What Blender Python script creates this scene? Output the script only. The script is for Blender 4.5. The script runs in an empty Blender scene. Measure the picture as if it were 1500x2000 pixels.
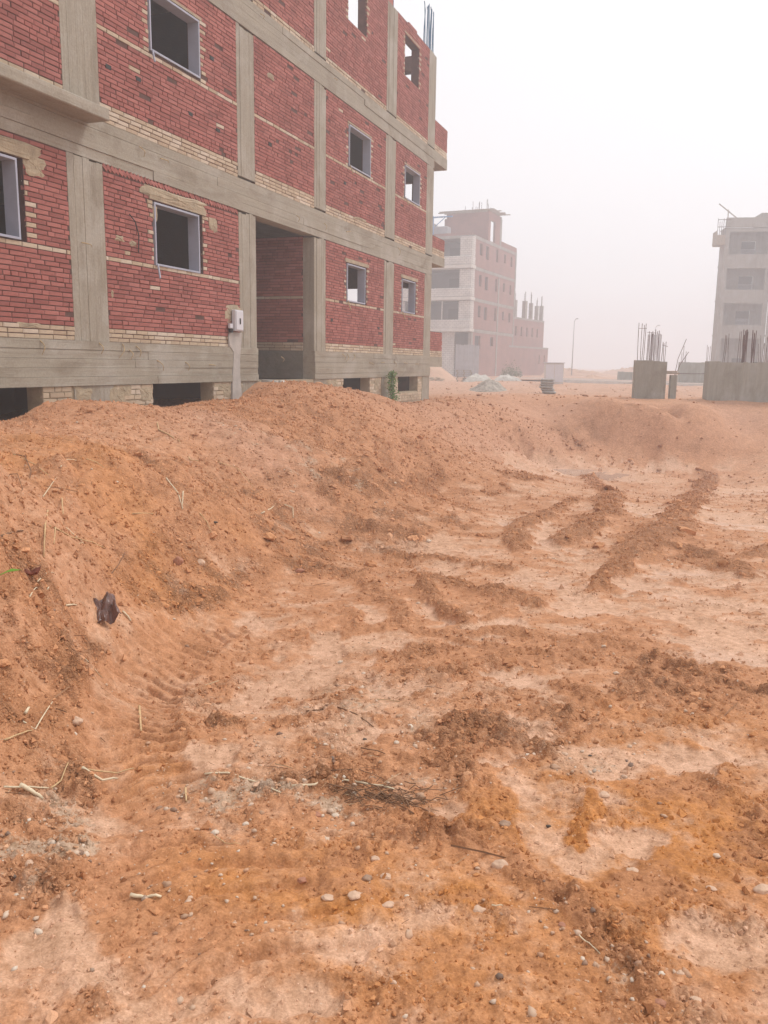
import bpy, math, random
import numpy as np
from mathutils import Vector, Matrix, noise as mnoise

rad = math.radians
SC = bpy.context.scene
COL = SC.collection
random.seed(7)
RNG = np.random.default_rng(7)
EYE = 1.6                      # world height of the camera; 'w' values below are heights relative to it

# ------------------------------------------------------------------ camera
FPX, PITCH, ROLL = 1640.0, rad(10.03), rad(0.838)
cd = bpy.data.cameras.new('camera'); cam = bpy.data.objects.new('camera', cd); COL.objects.link(cam)
cd.sensor_fit = 'VERTICAL'; cd.sensor_height = 24.0; cd.lens = 24.0 * FPX / 2000.0
cd.clip_start = 0.05; cd.clip_end = 2000
cam.matrix_world = Matrix.Translation((0, 0, EYE)) @ Matrix.Rotation(math.pi/2 - PITCH, 4, 'X') @ Matrix.Rotation(ROLL, 4, 'Z')
SC.camera = cam
SC.render.resolution_x, SC.render.resolution_y = 768, 1024

# ------------------------------------------------------------------ world, sun, exposure
SUN_EL, SUN_AZ = rad(52), rad(62)      # azimuth clockwise from +Y: high, ahead to the right, veiled by fog
wd = bpy.data.worlds.new('World'); SC.world = wd; wd.use_nodes = True
nt = wd.node_tree; nt.nodes.clear()
out = nt.nodes.new('ShaderNodeOutputWorld'); bg = nt.nodes.new('ShaderNodeBackground')
sky = nt.nodes.new('ShaderNodeTexSky'); sky.sky_type = 'NISHITA'; sky.sun_disc = False
sky.sun_elevation = SUN_EL; sky.sun_rotation = SUN_AZ; sky.dust_density = 6; sky.air_density = 1.2; sky.ozone_density = 1.0
hs = nt.nodes.new('ShaderNodeHueSaturation'); hs.inputs['Saturation'].default_value = 0.10
mx = nt.nodes.new('ShaderNodeMix'); mx.data_type = 'RGBA'; mx.inputs['Factor'].default_value = 0.72
mx.inputs[7].default_value = (9.9, 9.75, 10.0, 1)        # the even cloud and fog cover over the clear sky
bg.inputs['Strength'].default_value = 0.10
nt.links.new(sky.outputs[0], hs.inputs['Color']); nt.links.new(hs.outputs[0], mx.inputs[6])
nt.links.new(mx.outputs[2], bg.inputs['Color']); nt.links.new(bg.outputs[0], out.inputs['Surface'])
sl = bpy.data.lights.new('sun', 'SUN'); sl.energy = 1.45; sl.angle = rad(10); sl.color = (1, .965, .92)
so = bpy.data.objects.new('sun', sl); COL.objects.link(so)
sdir = Vector((math.sin(SUN_AZ)*math.cos(SUN_EL), math.cos(SUN_AZ)*math.cos(SUN_EL), math.sin(SUN_EL)))
so.rotation_euler = sdir.to_track_quat('Z', 'Y').to_euler(); so.location = sdir*30
SC.view_settings.view_transform = 'Standard'; SC.view_settings.look = 'None'
SC.view_settings.exposure = 0.34; SC.view_settings.gamma = 1; SC.view_settings.use_curve_mapping = False
cy = SC.cycles
cy.use_denoising = True; cy.volume_bounces = 1; cy.max_bounces = 4; cy.diffuse_bounces = 2; cy.glossy_bounces = 2
cy.transparent_max_bounces = 6
HAZE_DENSITY = 0.0066

# ------------------------------------------------------------------ helpers
def tag(o, label=None, cat=None, group=None, kind=None):
    if label: o['label'] = label
    if cat: o['category'] = cat
    if group: o['group'] = group
    if kind: o['kind'] = kind
    return o

def empty(name, loc=(0, 0, 0), rz=0.0):
    o = bpy.data.objects.new(name, None); COL.objects.link(o)
    o.location = loc; o.rotation_euler = (0, 0, rz); o.empty_display_size = .3
    return o

def link(name, mesh, parent=None, loc=None, rot=None, scale=None):
    o = bpy.data.objects.new(name, mesh); COL.objects.link(o)
    if parent: o.parent = parent
    if loc is not None: o.location = loc
    if rot is not None: o.rotation_euler = rot
    if scale is not None: o.scale = scale
    return o

def mesh_np(name, V, F, mat=None, smooth=False, cols=None):
    """V (n,3), F (m,3) or (m,4)."""
    V = np.asarray(V, np.float32); F = np.asarray(F, np.int32)
    me = bpy.data.meshes.new(name)
    me.vertices.add(len(V)); me.vertices.foreach_set('co', V.ravel())
    k = F.shape[1]; me.loops.add(F.size); me.loops.foreach_set('vertex_index', F.ravel())
    me.polygons.add(len(F)); me.polygons.foreach_set('loop_start', np.arange(0, F.size, k, dtype=np.int32))
    me.polygons.foreach_set('loop_total', np.full(len(F), k, np.int32))
    me.polygons.foreach_set('use_smooth', np.full(len(F), smooth, bool))
    if cols is not None:
        for nm, arr in cols.items():
            a = me.color_attributes.new(nm, 'FLOAT_COLOR', 'POINT')
            c = np.ones((len(V), 4), np.float32); c[:, :arr.shape[1]] = arr
            a.data.foreach_set('color', c.ravel())
    me.update(calc_edges=True); me.validate()
    if mat: me.materials.append(mat)
    return me

class MB:
    def __init__(s): s.v, s.f = [], []
    def add(s, v, f):
        n = len(s.v); s.v += [tuple(p) for p in v]; s.f += [tuple(i+n for i in q) for q in f]; return s
    def box(s, x0, x1, y0, y1, z0, z1, jit=0.0, rot=None):
        P = [(x0,y0,z0),(x1,y0,z0),(x1,y1,z0),(x0,y1,z0),(x0,y0,z1),(x1,y0,z1),(x1,y1,z1),(x0,y1,z1)]
        if jit: P = [tuple(c+random.uniform(-jit, jit) for c in p) for p in P]
        if rot is not None:
            c = Vector(((x0+x1)/2, (y0+y1)/2, (z0+z1)/2)); P = [tuple(rot @ (Vector(p)-c) + c) for p in P]
        return s.add(P, [(0,3,2,1),(4,5,6,7),(0,1,5,4),(1,2,6,5),(2,3,7,6),(3,0,4,7)])
    def tube(s, pts, r, n=6, r1=None):
        pts = [Vector(p) for p in pts]; r1 = r if r1 is None else r1; base = len(s.v); m = len(pts)
        for i, p in enumerate(pts):
            t = (pts[min(i+1, m-1)]-pts[max(i-1, 0)]).normalized()
            a = t.orthogonal().normalized() if i == 0 else (a - t*a.dot(t)).normalized()
            b = t.cross(a); rr = r + (r1-r)*i/max(1, m-1)
            for k in range(n):
                q = 2*math.pi*k/n; s.v.append(tuple(p + (a*math.cos(q)+b*math.sin(q))*rr))
        for i in range(m-1):
            for k in range(n):
                k2 = (k+1) % n; s.f.append((base+i*n+k, base+i*n+k2, base+(i+1)*n+k2, base+(i+1)*n+k))
        s.f.append(tuple(base+k for k in range(n))[::-1]); s.f.append(tuple(base+(m-1)*n+k for k in range(n)))
        return s
    def mesh(s, name, mat, smooth=False):
        me = bpy.data.meshes.new(name); me.from_pydata(s.v, [], s.f); me.update()
        if smooth: me.polygons.foreach_set('use_smooth', [True]*len(me.polygons))
        if mat: me.materials.append(mat)
        return me
    def build(s, name, mat, parent=None, smooth=False, bevel=0.0):
        o = link(name, s.mesh(name, mat, smooth), parent)
        if bevel:
            b = o.modifiers.new('edge', 'BEVEL'); b.width = bevel; b.segments = 1; b.limit_method = 'ANGLE'
        return o

# vectorised gradient noise -------------------------------------------------
_prm = np.random.default_rng(11).permutation(256).astype(np.int32); _prm = np.concatenate([_prm, _prm])
_ang = np.random.default_rng(12).uniform(0, 2*np.pi, 256); _gx, _gy = np.cos(_ang).astype(np.float32), np.sin(_ang).astype(np.float32)
def pn(x, y, seed=0):
    x = np.asarray(x, np.float32) + np.float32(seed*17.31); y = np.asarray(y, np.float32) + np.float32(seed*9.77)
    xi = np.floor(x).astype(np.int32); yi = np.floor(y).astype(np.int32); fx = x-xi; fy = y-yi
    u = fx*fx*fx*(fx*(fx*6-15)+10); v = fy*fy*fy*(fy*(fy*6-15)+10); xi &= 255; yi &= 255
    def g(ix, iy, dx, dy):
        h = _prm[_prm[ix & 255] + (iy & 255)]; return _gx[h]*dx + _gy[h]*dy
    a = g(xi, yi, fx, fy); b = g(xi+1, yi, fx-1, fy); c = g(xi, yi+1, fx, fy-1); d = g(xi+1, yi+1, fx-1, fy-1)
    return ((a+u*(b-a)) + v*((c+u*(d-c))-(a+u*(b-a))))*1.5
def fbm(x, y, wl, octs, seed=0, gain=.5, cell=None, ridged=False):
    r = np.zeros_like(x, dtype=np.float32); a = 1.0
    for o in range(octs):
        n = pn(x/wl, y/wl, seed+o*3)
        if ridged: n = .5-np.abs(n)
        if cell is not None: n = n*np.clip((wl/cell-1.8)/2.2, 0, 1)
        r += a*n; a *= gain; wl *= .5
    return r
def sstep(a, b, x): t = np.clip((x-a)/(b-a), 0, 1); return t*t*(3-2*t)

# pixel -> ray, for placing things where the photograph shows them ------------
_f = Vector((0, math.cos(PITCH), -math.sin(PITCH))); _r0 = Vector((1, 0, 0)); _u0 = _r0.cross(_f)
_R = math.cos(ROLL)*_r0 + math.sin(ROLL)*_u0; _U = -math.sin(ROLL)*_r0 + math.cos(ROLL)*_u0
def ray(px, py): return _f + _R*((px-750)/FPX) + _U*((1000-py)/FPX)
def at_w(px, py, w):                  # point at height w rel. to the eye
    r = ray(px, py); return r*(w/r.z)
def at_y(px, py, Y):                  # point at distance Y ahead
    r = ray(px, py); p = r*(Y/r.y); return Vector((p.x, p.y, p.z+EYE))
def at_floor(px, py):                 # on the gently falling pit floor
    r = ray(px, py); t = FL0/(r.z-FL1*r.y); return r*t
FL0, FL1 = -1.42, -0.042

# ------------------------------------------------------------------ facade frame
TH = 0.355221; FD = 7.7455; W0 = -1.2; U0 = 15.0
dvec = Vector((math.sin(TH), math.cos(TH), 0)); nvec = Vector((math.cos(TH), -math.sin(TH), 0))
def fac(u, v, w): p = dvec*u + nvec*(v-FD); return Vector((p.x, p.y, w+EYE))

# ------------------------------------------------------------------ terrain
def wl(u, v, w): p = dvec*u + nvec*(v-FD); return (p.x, p.y, w)
ctl = []
for px, py in ((0,1640),(90,1560),(150,1480),(200,1340),(340,1225),(480,1140),(640,1068),(830,968),(960,915),(1060,893),(1090,892),(1130,890),(1165,890),(1200,889),(1275,890),(1425,892),(1350,891),(1500,894),
               (0,2000),(400,2000),(750,2000),(1100,2000),(1500,2000),(0,1800),(400,1700),(750,1750),(1100,1700),(1500,1700),(400,1450),(750,1400),(1100,1400),(1500,1400),
               (600,1200),(850,1150),(1100,1150),(1500,1150),(950,1000),(1200,1000),(1500,1000)):
    p = at_floor(px, py); ctl.append((p.x, p.y, p.z))
for px, py, w in ((0,832,-.70),(45,812,-.62),(0,1480,-1.40),(60,1400,-1.38),(0,1250,-1.14),(110,1240,-1.24),(0,1080,-.88),(200,1120,-1.22),(0,930,-.64),(400,980,-1.12),(600,880,-1.02),(750,870,-1.25),(250,900,-.80),(100,786,-.49),(180,788,-.53),(300,800,-.62),(400,794,-.61),(450,781,-.55),
                  (520,756,-.42),(600,750,-.38),(650,760,-.46),(700,778,-.64),(770,788,-.78),(800,797,-.92),(840,795,-.99),(870,777,-.87),(905,778,-.9),(950,772,-.93),(1010,768,-.97),(1070,773,-1.0),(1080,806,-1.36),(1000,806,-1.28),(1040,842,-1.74),(1150,835,-1.70),(1300,835,-1.71),(1430,835,-1.71),
                  (1110,781,-1.02),(1150,785,-1.02),(1190,787,-1.03),(1220,788,-1.04),(1260,790,-1.05),(1300,792,-1.06),(1340,790,-1.04),(1380,788,-1.02),(1430,779,-.96),(1500,783,-1.0)):
    p = at_w(px, py, w); ctl.append((p.x, p.y, w))
# bank parallel to the facade, at the foot of the wall and inside it
for u, w in ((2,-.5),(5,-.80),(7,-.90),(8,-.94),(9.2,-.86),(10,-.86),(11.5,-.95),(12.8,-.84),(14,-.38),(15.3,-.40),(16.6,-.52),(18,-.90),(19.6,-1.06),(21,-1.16),(22.6,-1.24),(24.6,-1.22),(26,-1.08)):
    ctl.append(wl(u, .05, w))
for u in (2,5,8,10,12,18,20,22,24): ctl.append(wl(u, -1.6, -1.55))
for u in (14.1, 15.3, 16.5): ctl.append(wl(u, -1.6, -.45)); ctl.append(wl(u, -3.2, -.5))
for u in (0, 8, 16, 24): ctl.append(wl(u, -8, -1.5))
for u, v, w in ((-2,3.2,-1.0),(-4,5.5,-1.45),(-6,1.5,-.6),(0,2.0,-.7),(2.5,2.2,-.65),(27,-.5,-1.05),(30,0,-1.08),(34,3,-1.08)): ctl.append(wl(u, v, w))
for x, y in ((0,-1),(3,-2),(-1.5,-3),(5,2),(7,6),(9,11),(11,16),(12.5,20.2),(13,12),(10,5),(8,0),(3,-6)):
    ctl.append((x, y, FL0+FL1*max(y, -2)))
for x, y in ((4.5,28.5),(6,31),(9,29),(13,30),(17,31),(11,33)): ctl.append((x, y, -1.06))
for x, y in ((0,-14),(12,-12),(17,0),(18,8),(19,16),(17,24.5),(-12,-8),(14,25.5),(20,28)): ctl.append((x, y, -1.0))
for x, y in ((-30,20),(-30,50),(0,40),(8,34),(16,36),(0,55),(15,50),(30,45),(30,20),(35,0),(0,70),(20,75),(40,70),(-30,-20),(30,-25),(0,-35),(-10,32),(60,60),(-60,60),(60,0),(-60,0),(0,100),(0,-70)):
    ctl.append((x, y, -1.1))
CT = np.array(ctl, np.float64)
def _phi(r2): return -np.sqrt(r2 + .05)
_d2 = ((CT[:, None, :2]-CT[None, :, :2])**2).sum(-1)
_A = np.zeros((len(CT)+1, len(CT)+1)); _A[:-1, :-1] = _phi(_d2) + np.eye(len(CT))*.04; _A[:-1, -1] = 1; _A[-1, :-1] = 1
_sol = np.linalg.solve(_A, np.append(CT[:, 2]+1.1, 0))
def base_w(x, y):
    x = np.asarray(x, np.float32); y = np.asarray(y, np.float32); h = np.full(x.shape, _sol[-1], np.float32)
    for (cx, cy_, _), k in zip(CT, _sol[:-1]):
        h += np.float32(k)*-np.sqrt((x-np.float32(cx))**2 + (y-np.float32(cy_))**2 + np.float32(.05))
    rr = np.sqrt(x*x+y*y); return (h*(1-sstep(45, 95, rr)) - 1.1).astype(np.float32)
_tt = np.concatenate([np.linspace(.8, 8, 260), np.linspace(8.05, 45, 320)])
def G(px, py):                        # where a pixel's ray meets the base terrain
    r = ray(px, py); x = r.x*_tt; y = r.y*_tt; z = r.z*_tt; b = base_w(x, y)
    k = np.argmax(z < b)
    if k == 0: k = len(_tt)-1
    a0, a1 = z[k-1]-b[k-1], z[k]-b[k]; s = a0/(a0-a1) if a0 != a1 else 0
    t = _tt[k-1] + s*(_tt[k]-_tt[k-1]); return (r.x*t, r.y*t)

# raised berms left by wheels and buckets: pixel polyline, height, half width
RIDGES = [([(1150,932),(1192,960),(1185,1000),(1130,1040),(1105,1062)], .20, .24), ([(1385,925),(1350,975),(1320,1025),(1262,1060),(1232,1088)], .20, .28), ([(1232,1088),(1200,1120),(1165,1150)], .13, .14),
          ([(1000,932),(1060,936)], .12, .32), ([(1125,980),(1060,1010),(1015,1040),(1010,1070)], .15, .16), ([(770,1092),(850,1096),(930,1105),(1000,1116)], .09, .13),
          ([(830,1132),(905,1145),(960,1158),(1000,1172),(1052,1186)], .09, .14), ([(828,1142),(850,1180),(905,1212)], .08, .09), ([(1290,1065),(1360,1080),(1430,1108),(1450,1128)], .13, .14),
          ([(1500,1075),(1470,1088)], .13, .14), ([(745,1222),(690,1230),(650,1190)], .04, .1), ([(800,1228),(870,1240),(1000,1238),(1060,1252)], .045, .09),
          ([(690,1125),(740,1160),(760,1215)], .06, .11), ([(1080,1255),(1200,1262),(1300,1292),(1390,1325),(1500,1352)], .04, .06), ([(1100,1340),(1160,1352),(1195,1385)], .05, .07),
          ([(880,1250),(960,1265),(1080,1290),(1160,1300)], .03, .06), ([(800,1475),(900,1500),(960,1560),(1000,1620)], .03, .08), ([(805,1590),(870,1625),(920,1640)], .03, .05),
          ([(1160,1560),(1180,1610),(1150,1650)], .025, .05), ([(450,1600),(520,1640),(560,1650)], .02, .05), ([(1010,1700),(1090,1770),(1160,1830),(1230,1900)], .025, .07),
          ([(640,960),(700,950),(780,935),(860,925)], .09, .18), ([(740,1030),(850,1040),(985,1052)], .06, .12), ([(960,1205),(1010,1192)], .03, .06)]
# smooth pale flats of dried silt: centre, half sizes in pixels
FLATS = [(870,1076,130,13),(1080,1035,62,22),(1062,1058,48,16),(1150,1105,38,24),(1440,1010,75,42),(1480,960,60,22),(855,1193,38,22),(975,1212,62,16),(688,1197,28,18),(1400,1238,110,30),(1430,1180,90,22),
         (1060,1140,60,20),(700,1260,70,22),(590,1300,60,26),(540,1350,70,30),(1000,1330,60,24),(865,1597,52,20),(960,1480,40,20),(1260,1150,80,18),(1120,1225,70,12),(640,1235,40,12),(520,1215,50,14),
         (1260,1000,50,22),(1200,930,60,10),(1300,915,90,8),(1180,1480,70,40),(1250,1650,50,26),(300,1900,150,60),(120,1850,110,60),(640,1850,60,30),(1420,1850,90,40),(1330,1130,120,16),(1180,1185,80,14),(930,1255,60,12),(800,1060,60,8),(1400,1280,80,12),(1030,1420,50,22),(1330,1480,90,26),(780,1350,60,20),(450,1480,70,26),(200,1620,60,30),(500,1950,120,40),(1180,1700,70,30),(700,1420,50,30),(860,1120,50,10),(1050,905,40,8)]
# crumbly disturbed soil
ROUGHS = [(560,1040,190,60,.9),(380,1120,160,70,.9),(120,1330,120,150,1.3),(60,1230,100,60,1.0),(720,960,140,40,.9),(900,950,100,25,.7),
          (1200,1285,160,30,.6),(1420,1340,130,40,.8),(850,1310,140,50,.6),(700,1330,120,40,.5),(950,1440,150,80,.8),(640,1545,170,45,.8),(870,1600,110,40,.7),(1100,1430,120,60,.8),
          (60,1680,90,90,.8),(250,1480,70,60,.4),(1130,1780,70,60,.6),(1200,1850,60,50,.6),(1390,1100,70,30,.8),(1120,850,60,22,1.0),(1200,800,120,8,.9),(650,850,150,60,.7),(500,800,90,30,.6),(1400,880,110,10,.6),
          (430,1360,80,40,.6),(590,1400,110,40,.45),(760,1490,110,40,.5),(300,1660,120,50,.25),(1350,1560,150,90,.35),(1300,1400,150,40,.4)]
DARKS = [(160,940,95,60,.8),(650,1720,170,70,.9),(1300,1720,170,60,.9),(1380,1600,150,120,.55),(1100,1280,150,22,.4),(1430,1340,110,30,.4),(850,1700,200,60,.5),(1120,850,40,14,.5),(400,1280,80,22,.7),
         (60,1350,90,110,.7),(1170,1000,40,60,.5),(1300,1050,60,60,.5),(560,1060,160,50,.45),(620,830,120,60,.4),(1330,1850,120,60,.4),(560,1800,130,70,.55),(760,1930,200,60,.35),(940,1880,160,60,.4),(1420,760,30,10,.3)]
LIGHTS_ = [(470,860,75,42,.8),(420,815,40,14,.8),(530,915,50,20,.8),(900,860,90,60,.5),(1000,880,60,20,.7),(1440,810,60,25,.5),(1010,800,120,25,.5)]
GRAVS = [(60,1680,85,75,1.0),(110,1620,70,50,.8),(480,1560,120,50,.9),(640,1575,150,35,.9),(710,1360,130,60,.7),(1110,1470,110,50,.6),(1080,1790,50,40,.6),(1160,1880,90,40,.6),(850,1530,90,40,.6),(1250,1330,60,20,.3),
         (560,880,60,50,.7),(330,1760,130,50,.25),(60,1560,80,30,.5)]
def ell(e, k=1.0):
    px, py, rx, ry = e[:4]; c = G(px, py); a = G(px+rx, py); b = G(px, py+ry); d = G(px, py-ry)
    ux, uy = a[0]-c[0], a[1]-c[1]; La = math.hypot(ux, uy) + 1e-4
    Lb = max(.5*math.hypot(b[0]-d[0], b[1]-d[1]), .02); return (c[0], c[1], ux/La, uy/La, La*k, min(Lb*k, 2.6*La*k))
FE = [ell(e) for e in FLATS]; RE = [(ell(e), e[4]) for e in ROUGHS]; DE = [(ell(e), e[4]) for e in DARKS]; LE = [(ell(e), e[4]) for e in LIGHTS_]; GE = [(ell(e), e[4]) for e in GRAVS]
OE = [(ell(e), e[4]) for e in ((680,1770,270,130,.95),(1290,1640,260,150,.9),(1330,1790,230,90,.7),(800,1930,260,70,.55),(1380,1450,170,80,.5),(150,930,130,70,.6),(330,1490,90,40,.4),(1000,1870,200,60,.5))]
RG = [([G(*p) for p in pl], h, w) for pl, h, w in RIDGES]
TR1 = [G(*p) for p in ((345,1600),(275,1510),(255,1430),(270,1360),(315,1300),(390,1245),(480,1205))]
TR2 = [G(*p) for p in ((560,2000),(490,1880),(400,1760),(370,1660),(420,1580))]
def seg_field(pts, x, y):
    """distance, arc length and signed side of the nearest point of a polyline."""
    D = np.full(x.shape, 1e9, np.float32); S = np.zeros_like(D); T = np.zeros_like(D); s0 = 0.0; m = len(pts)-1
    for i, ((ax, ay), (bx, by)) in enumerate(zip(pts[:-1], pts[1:])):
        L = math.hypot(bx-ax, by-ay); ex, ey = (bx-ax)/L, (by-ay)/L
        s = (x-ax)*ex + (y-ay)*ey; t = -(x-ax)*ey + (y-ay)*ex; sc = np.clip(s, 0, L)
        d = np.sqrt((s-sc)**2 + t*t); m_ = d < D; D = np.where(m_, d, D); S = np.where(m_, s0+sc, S); T = np.where(m_, t, T); s0 += L
    return D, S, T, s0
def efield(es, x, y, wx, wy, soft=.35):
    M = np.zeros(x.shape, np.float32)
    for e in es:
        k = 1.0
        if isinstance(e[0], tuple): e, k = e
        cx, cy_, ux, uy, a, b = e; X = x+wx*min(1., a)-cx; Y = y+wy*min(1., b)-cy_
        q = ((X*ux+Y*uy)/a)**2 + ((-X*uy+Y*ux)/b)**2
        M = np.maximum(M, k*(1-sstep(1-soft*1.5, 1+soft*1.5, np.sqrt(q))))
    return M
PUD = [ell((1122,921,36,16)), float(base_w(np.array([G(1122,921)[0]]), np.array([G(1122,921)[1]]))[0])-.05, ell((1122,921,36,16), 2.1)]
def terrain(x, y, cell):
    """height (rel. to eye) and soil fields at world points."""
    x = np.asarray(x, np.float32); y = np.asarray(y, np.float32); cell = np.asarray(cell, np.float32)
    rr = np.sqrt(x*x+y*y)
    h = base_w(x, y); floor = FL0+FL1*y
    above = sstep(.1, .45, h-floor); u = x*dvec.x + y*dvec.y; v = x*nvec.x + y*nvec.y + FD; crest = (1-sstep(2.0, 3.4, v))*sstep(4, 5, u)*(1-sstep(25, 28, u))
    wx = fbm(x, y, .7, 3, 1)*.9; wy = fbm(x, y, .7, 3, 5)*.9
    flat = efield(FE, x, y, wx+.6*fbm(x, y, .15, 4, 8), wy+.6*fbm(x, y, .15, 4, 9), .22)*(.45+.55*sstep(-.25, .15, fbm(x, y, .45, 4, 10))); rough = efield(RE, x, y, wx+.4*fbm(x, y, .2, 3, 8), wy, .4); dark = efield(DE, x, y, wx, wy, .6)
    light = efield(LE, x, y, wx*.5, wy*.5, .6); grav = efield(GE, x, y, wx, wy, .7)
    far = sstep(27, 34, rr)
    flat *= 1-far; rough = np.maximum(rough*(1-far), .25*far)
    n1 = fbm(x, y, 2.2, 3, 21, cell=cell); n2 = fbm(x, y, .9, 3, 31, cell=cell)
    und = n1*.07 + n2*.04
    h = h + und*(.16+.6*above)*(1-.75*crest)*np.where(rr < 34, 1, 2.5)*(1-.6*flat)
    # wheel tracks with lugs
    pm = efield([PUD[0]], x, y, wx*.4, wy*.4, .35); pr_ = efield([PUD[2]], x, y, 0*x, 0*x, .3); h = np.maximum(h, h*(1-pr_)+(PUD[1]+.045)*pr_); h = h*(1-pm) + PUD[1]*pm; flat = np.maximum(flat, pm)*(1-0*pm)
    lugm = np.zeros_like(h); lugh = np.zeros_like(h)
    for pts, hw, dep, sp, amp in ((TR1, .19, .02, .092, .034), (TR2, .32, .01, .17, .026)):
        D, S, T, L = seg_field(pts, x, y); inside = 1-sstep(hw*.8, hw*1.15, np.abs(T)+0*D); inside *= (D < hw*1.3)*sstep(0, .3, S)*(1-sstep(L-.3, L, S))
        ph = S/sp + np.abs(T)*1.6/ sp*.25 + fbm(x, y, .5, 2, 101)*.25; saw = ph-np.floor(ph)
        prof = .45*saw + .55 - 1.15*np.exp(-((saw-.5)/.13)**2) - .25*(np.exp(-((saw-.0)/.05)**2)+np.exp(-((saw-1)/.05)**2))
        wear = .6+.4*sstep(-.3, .3, fbm(x, y, .5, 2, 111))
        lugh = lugh + inside*(-dep + amp*prof*wear) + (np.exp(-((np.abs(T)-hw*1.15)/.06)**2)*.022)*(D < hw*1.6)*sstep(0, .3, S)*(1-sstep(L-.3, L, S))
        lugm = np.maximum(lugm, inside)
    rough = rough*(1-.9*lugm); flat = flat*(1-lugm)
    # broken general texture: billowy clods where rough
    pt = fbm(x, y, .33, 4, 43); patch = sstep(.02, .40, .45*fbm(x, y, 1.3, 3, 41)+.75*pt); edge = 4*flat*(1-flat); rgh = np.clip(np.maximum(rough*(.55+.9*sstep(-.3, .35, pt)), .08+(.26+.2*above)*patch*(1-flat)), 0, 1.3)*(1-.93*flat)+.35*edge*patch
    rgh = rgh*(1-.55*light)*(1-.75*lugm)
    cl = fbm(x+wx*.15, y+wy*.15, .34, 5, 51, gain=.62, cell=cell); cr = fbm(x, y, .16, 4, 61, gain=.6, cell=cell, ridged=True)
    fine = fbm(x, y, .05, 3, 71, gain=.6, cell=cell)
    h = h + rgh*(cl*(.020+.022*above) + cr*.045 + fine*.024) + (1-flat)*fine*.006 + fbm(x, y, .28, 3, 81, cell=cell)*.008*(1-flat)
    # crusty edges and shallow cracks where silt meets soil
    # berms
    ridge = np.zeros_like(h); rn = np.zeros_like(h); rh = np.zeros_like(h)
    for pts, hh, ww in RG:
        D, S, T, L = seg_field(pts, x+wx*.10, y+wy*.10)
        e_ = np.exp(-(D/(ww*(1+.5*fbm(x, y, .5, 3, 97))))**2*1.1); ridge = np.maximum(ridge, hh*e_); rn = np.maximum(rn, e_); rh = np.maximum(rh, e_*min(1.0, hh/.11)**1.3)
    ridge = ridge*(1+.25*fbm(x, y, .6, 2, 91)); rk = sstep(.30, .62, rn+.35*fbm(x, y, .22, 4, 95))*(ridge > .004); flat = flat*(1-rk)
    h = h + ridge*.30 + rk*(cl*.020 + cr*.050 + fine*.026)*np.clip(rh*1.6, .12, 1)
    rgh = np.maximum(rgh, rk*np.clip(rh*1.5, .3, 1)*.95)
    h = h - .016*flat
    h = h + lugh
    # slumps and steps on the loose bank faces
    h = h + above*(1-crest)*(1-sstep(22, 26, rr))*(fbm(x, y, 1.1, 4, 191, cell=cell)*.04 + (np.abs(fbm(x, y, .5, 3, 193, cell=cell))-.15)*.09) + above*fbm(x, y, .28, 4, 195, cell=cell, gain=.6)*.028
    # erosion rills down the sandy far-left bank, slumped overhangs at the far crest
    bank = above*(1-sstep(26, 30, u))*sstep(12, 16, u)*sstep(.8, 1.6, v)
    h = h + bank*(fbm(u*1.0, v*.18, .45, 3, 121, cell=cell))*.10
    farb = sstep(19.5, 21, y)*(1-sstep(25, 27, y))*sstep(3, 5, x)
    h = h + farb*(fbm(x, y*.6, 1.3, 5, 131, gain=.62, cell=cell)*.05 + np.abs(fbm(x, y, .5, 4, 133, cell=cell))*.10 - .03)
    # colour ------------------------------------------------------------
    near = np.clip(efield(OE, x, y, wx, wy, .6), 0, 1)[:, None]
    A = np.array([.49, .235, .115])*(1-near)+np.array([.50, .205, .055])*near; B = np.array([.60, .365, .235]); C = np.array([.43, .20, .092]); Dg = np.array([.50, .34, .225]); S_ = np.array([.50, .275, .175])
    mott = fbm(x, y, .8, 6, 141, cell=cell*.6); m2 = fbm(x, y, .22, 4, 151, cell=cell*.5); big = fbm(x, y, 3.5, 2, 161)
    nb = 1-.6*above
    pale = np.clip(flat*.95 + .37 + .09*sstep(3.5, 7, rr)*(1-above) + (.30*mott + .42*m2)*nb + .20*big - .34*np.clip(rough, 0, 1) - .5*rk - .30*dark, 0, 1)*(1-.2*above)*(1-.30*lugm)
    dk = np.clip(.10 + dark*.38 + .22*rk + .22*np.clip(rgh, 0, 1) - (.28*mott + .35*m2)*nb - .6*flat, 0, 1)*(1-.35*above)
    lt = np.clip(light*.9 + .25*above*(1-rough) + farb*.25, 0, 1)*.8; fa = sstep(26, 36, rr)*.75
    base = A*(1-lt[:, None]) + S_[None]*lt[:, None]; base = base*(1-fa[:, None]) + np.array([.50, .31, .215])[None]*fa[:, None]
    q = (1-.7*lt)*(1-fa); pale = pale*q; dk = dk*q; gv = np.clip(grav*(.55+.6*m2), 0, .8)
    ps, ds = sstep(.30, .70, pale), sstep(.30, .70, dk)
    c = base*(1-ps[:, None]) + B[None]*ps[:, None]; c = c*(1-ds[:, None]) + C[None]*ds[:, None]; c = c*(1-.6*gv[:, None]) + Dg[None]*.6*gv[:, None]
    wet = np.clip(flat*1.0*(.6+.8*fbm(x, y, 1.1, 2, 171)), 0, 1)
    EXTRA['base'] = np.clip(base, .02, .9); EXTRA['masks'] = np.stack([pale, dk, gv], 1)
    return h, np.clip(c, .02, .9), np.stack([wet, rgh, lugm], 1)
EXTRA = {}

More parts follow.
